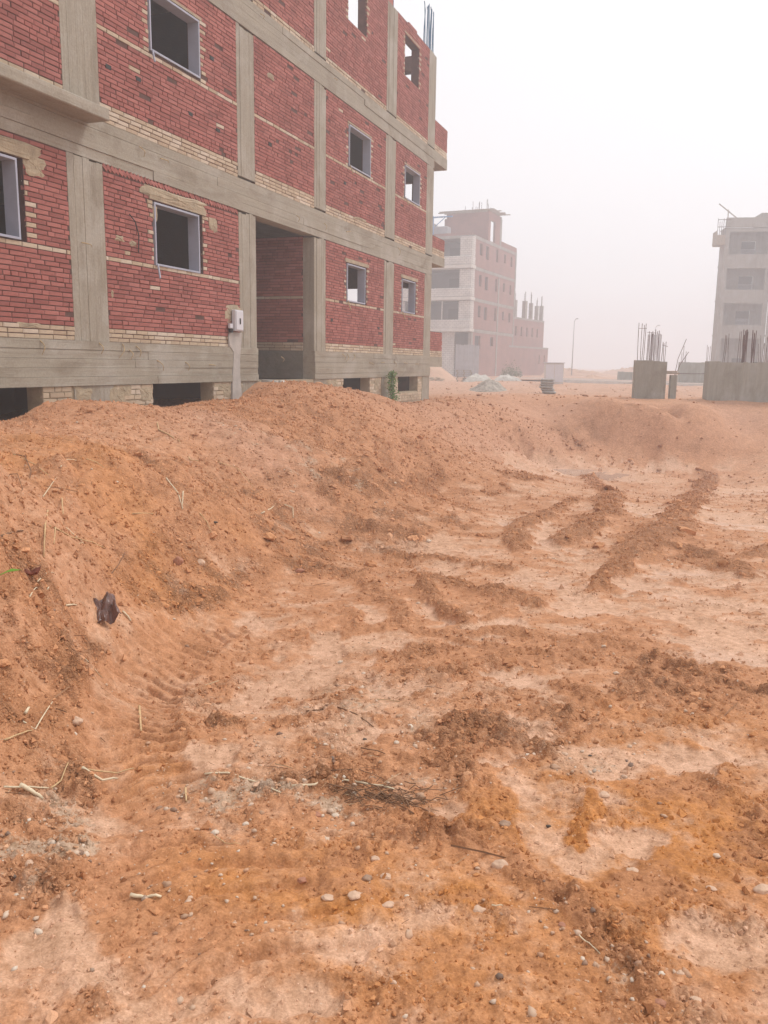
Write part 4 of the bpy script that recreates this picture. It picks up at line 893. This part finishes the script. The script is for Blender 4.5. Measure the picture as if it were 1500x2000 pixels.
def tarp(px, py, sx, sy, h_, seed, label):
    q = gz_at(px, py); n_ = 22; vs, fs = [], []
    for i_ in range(n_+1):
        for j_ in range(n_+1):
            x = (i_/n_-.5)*2; y = (j_/n_-.5)*2; e = max(0, 1-max(abs(x), abs(y))**2.5)
            z = e*h_*(.75+.6*abs(mnoise.noise(Vector((x*2, y*2, seed)))))+.10*abs(mnoise.noise(Vector((x*5, y*5, seed+3))))-.05; vs.append((x*sx*(1+.2*mnoise.noise(Vector((y*2, seed, 0)))), y*sy, z))
    for i_ in range(n_):
        for j_ in range(n_): fs.append((i_*(n_+1)+j_, (i_+1)*(n_+1)+j_, (i_+1)*(n_+1)+j_+1, i_*(n_+1)+j_+1))
    o = link('tarpaulin', mesh_np('tarpaulin', vs, fs, M_tarp, False), None, (q.x, q.y+sy, q.z)); tag(o, label, 'tarpaulin'); return o
tarp(937, 745, .95, .9, .5, 2.2, 'pale crumpled tarpaulin over debris, nearest the grey hoarding'); tarp(992, 746, .9, .8, .42, 6.4, 'greenish grey tarpaulin spilling to the right behind the gravel heap')
q = gz_at(906, 746); ps = frame_at('pallet_stack', q, rad(95), 'small stack of broken pallets beside the pale crumpled tarpaulin', 'stack')
for i_ in range(6):
    z = i_*.13; a = random.uniform(-.06, .06)
    pl_ = bx('pallet', M_timber, ps, *[(-.5+a, .5+a, j_*.22, j_*.22+.12, z+.09, z+.11) for j_ in range(4)], *[(x+a, x+a+.09, 0, .78, z, z+.089) for x in (-.5, -.05, .41)])
q = gz_at(850, 746); pb = frame_at('block_pile', q, rad(90), 'low pile of loose pale blocks at the foot of the sand heap', 'pile')
for i_ in range(22):
    x = random.uniform(-.5, .55); z = random.choice((0, .08, .16)); bx('block', M_pale, pb, (x-.12, x+.12, (i_ % 5)*.14, (i_ % 5)*.14+.12, z, z+.07), jit=.015)
# hazy bush, lamp posts
def lamp(px, py_top, Y, label):
    q = at_y(px, 720, Y); t = at_y(px, py_top, Y); H_ = t.z-.5; o = frame_at('street_lamp', (q.x, q.y, .5), 0, label, 'street lamp', group='street lamps along the foggy road')
    mb = MB(); mb.tube([(0, 0, -.1), (0, 0, H_)], .07, 8, .035); mb.build('pole', M_grey, o, True); mb = MB(); mb.tube([(0, 0, H_-.02), (-.5, 0, H_+.22), (-1.1, 0, H_+.25)], .04, 6); mb.build('arm', M_grey, o, True); bx('lamp_head', M_grey, o, (-1.6, -1.05, -.1, .1, H_+.2, H_+.3), bevel=.02)
lamp(1117, 628, 100, 'left street lamp of the two, standing in open fog beyond the white cabinet'); lamp(1275, 640, 118, 'right street lamp of the two, faint above the barred concrete column')
M_bush = simple('dusty_bush_leaf', (.13, .15, .07), .9, .4, 4, 0)
q = gz_at(998, 741); bu = frame_at('bush', q, 0, 'dull green bush against the low red building behind the gravel heap', 'bush'); bu.location.y += 10
bu.location.x += 10*(998-750)/FPX
rn = random.Random(8); ml = MB(); mb = MB()
for s_ in range(1500):
    an = rn.uniform(0, 6.28); e = rn.random()**.5; x = 1.7*e*math.cos(an); y = .9*e*math.sin(an); z = abs(rn.gauss(0, .5))*(1.2-.6*e)+.05; L = rn.uniform(.06, .14)
    M_ = Matrix.Translation((x, y, z)) @ Matrix.Rotation(rn.uniform(0, 6.28), 4, 'Z') @ Matrix.Rotation(rn.uniform(-1.3, 1.3), 4, 'X')
    ml.add([tuple(M_ @ Vector(p)) for p in ((0, 0, 0), (L*.4, L*.5, 0), (0, L, 0), (-L*.4, L*.5, 0))], [(0, 1, 2, 3)])
for s_ in range(12): mb.tube([(rn.uniform(-.3, .3), 0, 0), (rn.uniform(-1, 1), rn.uniform(-.5, .5), rn.uniform(.5, 1.1))], .02, 4)
mb.build('stem', M_timber, bu); tag(ml.build('leaves', M_bush, bu), kind='stuff')

# ------------------------------------------------------------------ stones, clods, straw
def ico(sub):
    import bmesh
    b = bmesh.new(); bmesh.ops.create_icosphere(b, subdivisions=sub, radius=1); b.verts.ensure_lookup_table()
    v = np.array([x.co[:] for x in b.verts], np.float32); f = np.array([[q.index for q in x.verts] for x in b.faces], np.int32); b.free(); return v, f
I1, I2, I3 = ico(1), ico(2), ico(3)
def rock_proto(base, seed, amp=.3, flat=.7, fq=1.1):
    v, f = base; o = []
    for p in v:
        q = Vector(p); s = 1+amp*(mnoise.noise(q*fq+Vector((seed*7.3, 0, 0)))+.45*mnoise.noise(q*fq*2.6+Vector((0, seed*3.1, 0)))); o.append((p[0]*s, p[1]*s, p[2]*s*flat))
    return np.array(o, np.float32), f
def scatter(name, n, protos, m, weight, size, zoff, seed, rmin=1.45, rmax=24, smooth=False, azr=30, flatten=1.0, cols=None, stretch=0.0):
    rg = np.random.default_rng(seed); K = n*5
    r = np.exp(rg.uniform(math.log(rmin), math.log(rmax), K)); a = rg.uniform(rad(-azr), rad(azr), K); x = r*np.sin(a); y = r*np.cos(a)
    h, c, wt = terrain(x, y, np.maximum(.012, r*.006)); wgt = weight(x, y, r, wt, h); keep = rg.random(K) < wgt; idx = np.nonzero(keep)[0][:n]
    u = x*dvec.x+y*dvec.y; v = x*nvec.x+y*nvec.y+FD; idx = idx[(v[idx] > .15) | (u[idx] > 25)]
    k_ = len(idx); s = size(rg, r[idx], k_); pi = rg.integers(0, len(protos), k_); V_, F_, C_ = [], [], []; base = 0
    for pidx in range(len(protos)):
        sel = np.nonzero(pi == pidx)[0]
        if not len(sel): continue
        pv, pf = protos[pidx]; m_ = len(sel); th = rg.uniform(0, 6.283, m_); tl = rg.uniform(-.5, .5, m_)*flatten; sx = rg.uniform(.8, 1.35+stretch, m_); sy = rg.uniform(.7, 1.0, m_)
        P = pv[None]*np.stack([sx, sy, np.ones(m_)], 1)[:, None, :]*s[sel][:, None, None]
        ct, s_t = np.cos(tl)[:, None], np.sin(tl)[:, None]; X_ = P[..., 0]*ct+P[..., 2]*s_t; Z_ = -P[..., 0]*s_t+P[..., 2]*ct; Y_ = P[..., 1]
        ch, sh = np.cos(th)[:, None], np.sin(th)[:, None]; XX = X_*ch-Y_*sh; YY = X_*sh+Y_*ch
        i_ = idx[sel]; Q = np.stack([XX+x[i_][:, None], YY+y[i_][:, None], Z_+(h[i_]+EYE+zoff*s[sel])[:, None]], -1)
        V_.append(Q.reshape(-1, 3)); F_.append((pf[None]+(np.arange(m_)*len(pv))[:, None, None]+base).reshape(-1, pf.shape[1])); base += m_*len(pv)
        if cols: C_.append(np.repeat(c[i_], len(pv), 0))
    me = mesh_np(name, np.concatenate(V_), np.concatenate(F_), m, smooth, {'soil': np.concatenate(C_)} if cols else None); o = link(name, me); tag(o, kind='stuff'); print(name, k_); return o
def clod_mat():
    m, n, b = mat('clay_clod'); a = N(n, 'VertexColor'); a.layer_name = 'soil'; g = N(n, 'NewGeometry'); v = coords(n)
    c = mixc(n, 1.0, a.outputs[0], ramp(n, g.outputs['Random Per Island'], [(0, (.82, .78, .74)), (.6, (1.05, 1.05, 1.05)), (1, (1.28, 1.34, 1.4))]), 'MULTIPLY')
    n.links.new(c, b.inputs['Base Color']); b.inputs['Roughness'].default_value = .92; b.inputs['Specular IOR Level'].default_value = .2; bump(n, b, noise(n, v, 90, 4, .6), .006); return m
M_clod = clod_mat()
def peb_mat():
    m, n, b = mat('mixed_pebble'); g = N(n, 'NewGeometry'); v = coords(n)
    c = ramp(n, g.outputs['Random Per Island'], [(0, (.16, .11, .085)), (.15, (.40, .24, .15)), (.4, (.50, .33, .22)), (.75, (.56, .42, .31)), (.93, (.66, .57, .46)), (1, (.30, .21, .15))])
    c = mixc(n, ramp(n, noise(n, v, 25, 4), [(.45, (0, 0, 0)), (.7, (.7, .7, .7))]), c, (.50, .26, .14)); n.links.new(c, b.inputs['Base Color']); b.inputs['Roughness'].default_value = .75; b.inputs['Specular IOR Level'].default_value = .3; return m
M_peb = peb_mat()
small = [rock_proto(I1, s_, .75, .65, 1.6) for s_ in range(8)]; med = [rock_proto(I2, s_+20, .6, .6, 1.5) for s_ in range(6)]
def w_clod(x, y, r, wt, h): return np.clip(wt[:, 1]**1.5*.9, 0.0, 1)*(1-.9*np.clip(wt[:, 0]*1.3, 0, 1)) + .03 + .20*sstep(.1, .4, h-(FL0+FL1*y))
def inpit(x, y, h): return np.clip((-h-.3)*3, 0, 1)
OCT = (np.array([(1,0,0),(-1,0,0),(0,1,0),(0,-1,0),(0,0,1),(0,0,-1)], np.float32), np.array([(0,2,4),(2,1,4),(1,3,4),(3,0,4),(2,0,5),(1,2,5),(3,1,5),(0,3,5)], np.int32))
tiny = [(OCT[0]*np.random.default_rng(q).uniform(.55, 1.25, (6, 3)).astype(np.float32)+np.random.default_rng(q+50).uniform(-.25, .25, (6, 3)).astype(np.float32), OCT[1]) for q in range(10)]
scatter('soil_crumbs', 88000, tiny, M_clod, w_clod, lambda g, r, k_: np.clip(g.lognormal(-5.25, .5, k_), .002, .022)*(.5+.125*r), .05, 36, cols=True)
scatter('plain_rubble', 2600, small, M_clod, lambda x, y, r, wt, h: .3+0*x, lambda g, r, k_: np.clip(g.lognormal(-3.6, .5, k_), .01, .14), .1, 38, cols=True, rmin=23.5, rmax=75)
scatter('soil_clods', 12000, small, M_clod, w_clod, lambda g, r, k_: np.clip(g.lognormal(-4.9, .4, k_), .004, .03)*(.5+.12*r), .1, 31, cols=True)
scatter('soil_lumps', 700, med, M_clod, lambda x, y, r, wt, h: np.clip((wt[:, 1]-.4)*1.2, 0, 1)*(1-wt[:, 0]), lambda g, r, k_: np.clip(np.minimum(g.lognormal(-4.0, .4, k_), .0075*r), .008, .06)*(.6+.12*r), .1, 32, cols=True)
GEs = [(e, k_) for e, k_ in GE]
def w_peb(x, y, r, wt, h):
    g_ = efield(GEs, x, y, fbm(x, y, .7, 3, 1)*.9, fbm(x, y, .7, 3, 5)*.9, .7); return np.clip(g_*.8+.035, 0, 1)*(1-.9*np.clip(wt[:, 0], 0, 1))
scatter('gravel', 5200, small, M_peb, w_peb, lambda g, r, k_: np.clip(g.lognormal(-5.3, .45, k_), .002, .014)*(.8+.08*r), .1, 33, smooth=True, rmax=16)
scatter('coarse_gravel', 300, med, M_peb, lambda x, y, r, wt, h: w_peb(x, y, r, wt, h)**1.3, lambda g, r, k_: np.clip(g.lognormal(-4.6, .35, k_), .006, .02)*(.8+.06*r), .1, 34, smooth=True, rmax=10)
tw_v = np.array([(-1,-.05,-.05),(-1,.05,-.05),(-1,0,.06),(0,-.05,.03),(0,.05,.03),(0,0,.12),(1,-.03,-.05),(1,.03,-.05),(1,0,.04)], np.float32); tw_f = np.array([(0,1,4),(0,4,3),(1,2,5),(1,5,4),(2,0,3),(2,3,5),(3,4,7),(3,7,6),(4,5,8),(4,8,7),(5,3,6),(5,6,8)], np.int32)
def straw_mat():
    m, n, b = mat('dry_straw'); g = N(n, 'NewGeometry'); c = ramp(n, g.outputs['Random Per Island'], [(0, (.16, .08, .04)), (.45, (.34, .18, .09)), (.8, (.55, .40, .24)), (1, (.68, .55, .38))]); n.links.new(c, b.inputs['Base Color']); b.inputs['Roughness'].default_value = .8; return m
M_straw = straw_mat()
SE = [(ell(e), k_) for e, k_ in (((700,1500,120,60),.8), ((720,1560,120,25),1.0), ((60,1560,110,70),.8), ((80,1100,110,120),.5), ((250,900,220,90),.25), ((560,1480,120,50),.6), ((90,1420,80,90),.5), ((880,1330,90,60),.25))]
scatter('straw_litter', 1500, [(tw_v*np.array([1, .55, .6], np.float32), tw_f)], M_straw, lambda x, y, r, wt, h: efield(SE, x, y, 0*x, 0*x, .8)*.6+.01, lambda g, r, k_: np.clip(g.lognormal(-3.9, .6, k_), .007, .09), .08, 35, rmax=11, flatten=.35)

# stones that can be told apart
M_st = {'pale': simple('pale_clay_stone', (.58, .39, .27), .9, .16, 14, .01, 30), 'white': simple('chalky_stone', (.62, .51, .40), .85, .12, 14, .008, 30), 'grey': simple('grey_stone', (.34, .22, .15), .85, .2, 14, .008, 30),
        'dark': simple('dark_stone', (.09, .07, .055), .8, .2, 14, .006, 30), 'red': simple('rusty_stone', (.40, .19, .12), .9, .2, 14, .01, 30)}
STONES = [(975,1700,19,'pale',.75,'largest pale lumpy stone lying alone on the orange clay'), (733,1680,12,'pale',.6,'pale wedge shaped stone on smooth orange clay'), (640,1762,15,'pale',.3,'flat pale flake, first of a row of three on orange clay'),
          (692,1765,16,'pale',.4,'broken pale flake in the middle of the row of three'), (757,1771,15,'pale',.4,'long pale flake, last of the row of three'), (753,1716,13,'pale',.45,'slim pale stone just above the row of flakes'),
          (935,1778,16,'pale',.55,'oval pale stone beside a short straw'), (795,1753,6,'white',.8,'tiny bright white pebble between pale flakes'), (717,1720,12,'grey',.6,'crumbly broken grey nodule on the orange clay'),
          (420,1632,10,'white',.8,'round cream pebble on the trodden clay'), (75,1815,10,'white',.9,'round white pebble on bare pinkish mud'), (480,1612,8,'white',.8,'upright cream pebble at the edge of the gravel'),
          (655,1590,9,'white',.8,'bright white broken stone in the gravel below the twigs'), (692,1551,8,'white',.8,'round grey white pebble touching the twig tangle'), (775,1451,8,'white',.8,'white stone on the pale mud flat above the twigs'),
          (985,1618,15,'grey',.45,'flat dark grey stone half sunk in mud'), (1071,1617,8,'dark',.8,'small black stone on pale silt'), (1390,1738,11,'pale',.55,'cream oval stone in a pocket of grit'),
          (1490,1742,18,'pale',.5,'long pale slab lying farthest right on the foreground clay'), (1178,1558,14,'pale',.4,'pale pointed flake on the slope of orange mud'), (57,1705,15,'pale',.7,'tan angular stone in the grey gravel patch'),
          (1098,1808,9,'red',.85,'round tan pebble in the crumbly strip'), (1235,1703,13,'pale',.3,'thin pale flake at the rim of the silt patch'), (1330,1900,9,'pale',.6,'small cream stone low on the smooth orange slope'),
          (229,960,5,'white',.6,'single white pebble high on the orange bank'), (420,1031,9,'dark',.5,'small dark block lying on the bank'), (392,1103,13,'pale',.8,'pale angular lump among clods at the bank foot'),
          (348,1105,12,'red',1.1,'upright reddish clod leaning at the bank foot'), (585,1117,12,'red',.7,'square edged brick fragment at the bank foot'), (150,1420,16,'pale',.5,'knobbly pinkish lump beside the lugged wheel track'),
          (1153,1469,7,'dark',.6,'dark oval pebble on the crumbly mud'), (713,1437,9,'dark',.5,'dark flat pebble above the white stone'), (1360,1950,12,'pale',.4,'pale flat stone close to the bottom of the slope'),
          (620,1592,11,'red',.7,'reddish brown pebble in the gravel below the twigs'), (590,1722,11,'red',.6,'pinkish chip on the damp orange clay'), (1290,1960,12,'red',.6,'tan rounded stone in the lowest foreground grit'), (945,1246,9,'dark',.5,'black crumb of soil on the silt edge')]
for i_, (px, py, rp, kd, fl, lb) in enumerate(STONES):
    x, y = G(px, py); z = ground_z(x, y); d_ = math.sqrt(x*x+y*y+(z-EYE)**2); rs = rp/FPX*d_*(.70 if kd != 'dark' else .5)
    pv, pf = rock_proto(I3, i_*1.7+3, .42 if kd != 'white' else .2, fl, 1.0); pv = pv.copy(); pv[:, 0] *= rs*1.1; pv[:, 1] *= rs*.85; pv[:, 2] *= rs
    o = link('stone', mesh_np('stone', pv, pf, M_st[kd], True), None, (x, y, z+rs*fl*.12), (0, 0, random.uniform(-.6, .6))); tag(o, lb, 'stone', group='loose stones on the clay')

# reeds and sticks that can be told apart
def stalk(name, pts, rp, m, label, cat='stalk', lift=.006, n=6):
    P = []
    for i_, (px, py) in enumerate(pts):
        x, y = G(px, py); z = ground_z(x, y); P.append(Vector((x, y, z+lift)))
    d_ = (P[0]-Vector((0, 0, EYE))).length; r = rp/FPX*d_; Q = []
    for a, b in zip(P[:-1], P[1:]):
        for t in (0, .33, .66): Q.append(a.lerp(b, t)+Vector((0, 0, random.uniform(0, .004)+r*.6)))
    Q.append(P[-1]); o0 = Q[0].copy(); mb = MB(); mb.tube([q-o0 for q in Q], r, n, r*.6); o = mb.build(name, m, None, True); o.location = o0; tag(o, label, cat, group='dry stalks strewn on the soil')
M_s1 = simple('pale_reed', (.66, .55, .38), .7, .2, 30, .002, 60); M_s2 = simple('brown_twig', (.20, .11, .06), .85, .3, 30, .002, 60); M_s3 = simple('straw_stalk', (.55, .38, .20), .8, .25, 30, .002, 60)
STK = [([(570,1546),(615,1548),(650,1535),(700,1535),(770,1545)], 3.2, M_s1, 'long cream reed bent over the gravel and twigs'), ([(400,1521),(445,1522),(495,1535),(548,1560)], 2.6, M_s1, 'cream stalk crossing the gravel left of the bent reed'),
       ([(255,1755),(285,1757),(315,1762)], 4.5, M_s1, 'short thick cream reed piece on the trodden mud'), ([(163,1543),(200,1538),(232,1522)], 3.6, M_s1, 'thick pale reed at the foot of the clumpy bank'), ([(165,1535),(230,1515),(262,1508)], 2, M_s3, 'thin brown stalk just above the thick pale reed'),
       ([(40,1545),(62,1558),(84,1570)], 5.5, M_s1, 'split pale cane end at the foot of the dark clods'), ([(8,1546),(60,1550),(105,1552)], 2.6, M_s1, 'straight straw lying across the split cane'), ([(100,1555),(120,1540),(135,1525)], 2.2, M_s3, 'tan stalk leaning up the clods beside the split cane'),
       ([(46,1425),(70,1440),(103,1382)], 2, M_s1, 'kinked straw on the dark broken bank'), ([(50,1400),(57,1385)], 4, M_s1, 'short cream chip on the dark broken bank'), ([(10,1460),(35,1450),(65,1444)], 2.4, M_s3, 'tan reed half buried in the dark bank'),
       ([(302,803),(310,838),(340,860)], 1.8, M_s3, 'forked yellow straw near the top of the bank'), ([(348,862),(372,888),(388,900)], 1.4, M_s3, 'thin straw below the forked straw'), ([(325,948),(348,975),(357,1000)], 1.7, M_s1, 'bent pale straw on the smooth bank'),
       ([(358,973),(356,1002)], 1.4, M_s1, 'short pale straw crossing the bent one'), ([(510,1002),(530,992),(547,978)], 1.5, M_s1, 'curled straw on the bank near its foot'), ([(555,990),(572,1000),(573,1012)], 1.3, M_s1, 'hooked straw right of the curled one'),
       ([(100,1062),(140,1060),(180,1064),(220,1076)], 1.8, M_s3, 'long curving root lying along the bank'), ([(130,1035),(165,1062)], 1.4, M_s1, 'thin straw ending on the curving root'), ([(258,1012),(300,1024)], 1.4, M_s3, 'plain straw midway up the bank'),
       ([(94,1015),(90,1060),(86,1098)], 2.2, M_s3, 'upright stubble stalk on the left bank'), ([(110,1060),(107,1090)], 1.8, M_s3, 'short stub beside the upright stubble stalk'), ([(120,970),(124,1015)], 1.8, M_s3, 'yellow stem lying straight down the bank'),
       ([(5,883),(50,905),(62,935),(58,950)], 1.4, M_s2, 'dark looping root high on the left bank'), ([(2,1090),(22,1070),(45,1045)], 3, M_s2, 'thick dark twig jutting in over the bank'), ([(660,1385),(695,1398),(731,1417)], 1.8, M_s2, 'slender dark twig on the pale mud'),
       ([(598,1388),(625,1384),(640,1376)], 1.6, M_s2, 'forked little twig left of the slender one'), ([(705,1465),(752,1476)], 2, M_s2, 'dark stick pressed into the mud below the slender twig'), ([(1130,1837),(1150,1850),(1172,1866)], 1.6, M_s1, 'pair of straws low on the orange slope'),
       ([(272,1385),(276,1440)], 3.2, M_s3, 'upright weathered stub beside the wheel track'), ([(362,1540),(364,1568)], 3, M_s3, 'small pale stub on the open mud'), ([(240,1195),(256,1220)], 2.6, M_s1, 'curled white husk right of the crumpled scrap'),
       ([(740,1550),(790,1565),(800,1590)], 2.2, M_s2, 'dark stem at the right end of the twig tangle'), ([(960,1778),(985,1779)], 1.6, M_s1, 'short straw beside the oval pale stone'), ([(165,1305),(200,1328)], 1.4, M_s1, 'fine straw above the wheel track'),
       ([(0,886),(30,895),(70,925),(95,950)], 1.2, M_s3, 'long thin straw slanting down from the left edge'), ([(85,985),(98,968),(112,950)], 1.3, M_s1, 'short forked straw pair on the left bank'), ([(425,905),(465,922),(495,950)], 1.0, M_s3, 'fine straw across the middle of the bank'),
       ([(390,1010),(405,1035),(418,1062)], 1.2, M_s3, 'slanting brown stalk above the clods'), ([(215,1130),(232,1108),(245,1085)], 1.3, M_s2, 'dark twig leaning near the bank foot'), ([(75,1172),(95,1158),(108,1150)], 1.6, M_s1, 'pale straw bundle end below the dry leaf'),
       ([(60,1200),(68,1188),(75,1180)], 1.6, M_s1, 'pale chip under the straw bundle end'), ([(95,1195),(102,1185),(108,1175)], 1.5, M_s1, 'pale straw stub right of the chip'), ([(128,1203),(150,1196)], 2.4, M_s1, 'thick pale husk left of the crumpled scrap'),
       ([(170,920),(190,928),(205,935)], 1.4, M_s3, 'olive stem near the damp patch of the bank'), ([(120,945),(133,932),(150,915)], 1.3, M_s1, 'curved pale straw under the damp patch'), ([(20,945),(35,940),(45,965),(30,990)], 1.0, M_s2, 'thin dark root loop at the left bank edge'),
       ([(640,1520),(700,1512),(745,1520)], 1.5, M_s2, 'straight dark twig above the bent reed'), ([(420,1640),(440,1650),(470,1655)], 1.2, M_s3, 'thin straw under the round cream pebble'), ([(880,1395),(905,1390),(930,1385)], 1.2, M_s2, 'short dark stick on the crumbly mud')]
for pts, rp, m, lb in STK: stalk('dry_stalk', pts, rp*.8, m, lb)
# tangle of fine twigs
mb = MB(); rn = random.Random(12)
for s_ in range(110):
    px = rn.gauss(725, 55); py = rn.gauss(1556, 14)+(px-725)*.12; an = rn.gauss(.15, .45); L = rn.uniform(15, 60); x0, y0 = G(px, py); x1, y1 = G(px+L*math.cos(an), py+L*.5*math.sin(an)); z0, z1 = ground_z(x0, y0), ground_z(x1, y1)
    mb.tube([(x0, y0, z0+rn.uniform(0, .012)), ((x0+x1)/2, (y0+y1)/2+rn.uniform(-.01, .01), (z0+z1)/2+rn.uniform(.004, .022)), (x1, y1, z1+rn.uniform(0, .01))], rn.uniform(.0009, .0022), 4)
o = mb.build('twig_tangle', M_s2); tag(o, kind='stuff')

# crumpled scrap, dry leaf, green leaf, puddle --------------------------------------
def scrap(name, px, py, sx, sy, hz, m, label, cat, seed, rot=0.0, stand=0.0):
    x, y = G(px, py); z = ground_z(x, y); n_ = 16; vs, fs = [], []
    for i_ in range(n_+1):
        for j_ in range(n_+1):
            a = (i_/n_-.5)*2; b = (j_/n_-.5)*2; e = 1+.35*mnoise.noise(Vector((a*1.5, b*1.5, seed+9))); zz = hz*(.5+mnoise.noise(Vector((a*1.4, b*1.4, seed)))*1.3+.35*abs(mnoise.noise(Vector((a*3.5, b*3.5, seed)))))
            vs.append((a*sx*e, b*sy*e, zz+stand*(b+1)*.5))
    for i_ in range(n_):
        for j_ in range(n_): fs.append((i_*(n_+1)+j_, (i_+1)*(n_+1)+j_, (i_+1)*(n_+1)+j_+1, i_*(n_+1)+j_+1))
    o = link(name, mesh_np(name, vs, fs, m, False), None, (x, y, z), (0, 0, rot)); md = o.modifiers.new('thick', 'SOLIDIFY'); md.thickness = .003; tag(o, label, cat); return o
M_scrap = simple('brown_sheeting', (.13, .06, .045), .35, .35, 12, .006, 20, spec=.6)
scrap('plastic_scrap', 208, 1212, .055, .075, .05, M_scrap, 'crumpled glossy dark brown sheet scrap sticking out of the clods at the bank foot', 'scrap', 4.2, .5, .07)
scrap('dry_leaf', 57, 1153, .045, .03, .02, simple('red_brown_leaf', (.16, .045, .025), .7, .3, 20, 0), 'small red brown dry leaf on the left bank', 'leaf', 2.0, .3)
lf = MB(); lf.add([(0, 0, 0), (.05, .03, .02), (.11, .035, .03), (.06, .055, .03)], [(0, 1, 2, 3)]); x, y = G(-12, 1168); o = lf.build('green_leaf', simple('fresh_leaf', (.14, .30, .03), .5, .2, 10, 0)); o.location = (x, y, ground_z(x, y)+.03); md = o.modifiers.new('thick', 'SOLIDIFY'); md.thickness = .001; tag(o, 'tip of a fresh green blade poking in low on the left bank', 'leaf')
m_w, n_w, b_w = mat('muddy_water'); b_w.inputs['Base Color'].default_value = (.40, .30, .24, 1); b_w.inputs['Roughness'].default_value = .06; b_w.inputs['Specular IOR Level'].default_value = .6
def puddle(px, py, rx, ry, seed, dz):
    x, y = G(px, py); e = ell((px, py, rx, ry)); zc = min(ground_z(x, y, .1), ground_z(x+e[4]*.3, y, .1), ground_z(x-e[4]*.3, y, .1)); vs = [(0, 0, 0)]; n_ = 48
    for k2 in range(n_):
        an = 2*math.pi*k2/n_; q = 1+.35*mnoise.noise(Vector((math.cos(an)*1.3, math.sin(an)*1.3, seed))); X_ = math.cos(an)*e[4]*q; Y_ = math.sin(an)*e[5]*q; vs.append((X_*e[2]-Y_*e[3], X_*e[3]+Y_*e[2], 0))
    o = link('puddle', mesh_np('puddle', vs, [(0, k2+1, (k2+1) % n_+1) for k2 in range(n_)], m_w), None, (x, y, zc+dz)); tag(o, kind='structure')
puddle(1122, 921, 48, 20, 2.0, .032)

# ------------------------------------------------------------------ fog
hz_ = MB(); hz_.box(-430, 430, -430, 430, -1.4, 17.6)
m_h = bpy.data.materials.new('fog'); m_h.use_nodes = True; n_h = m_h.node_tree; n_h.nodes.clear(); o_ = n_h.nodes.new('ShaderNodeOutputMaterial'); pv_ = n_h.nodes.new('ShaderNodeVolumePrincipled')
pv_.inputs['Color'].default_value = (.92, .935, .98, 1); pv_.inputs['Density'].default_value = HAZE_DENSITY; pv_.inputs['Anisotropy'].default_value = .25; n_h.links.new(pv_.outputs[0], o_.inputs['Volume'])
o = hz_.build('haze', m_h); tag(o, kind='stuff')
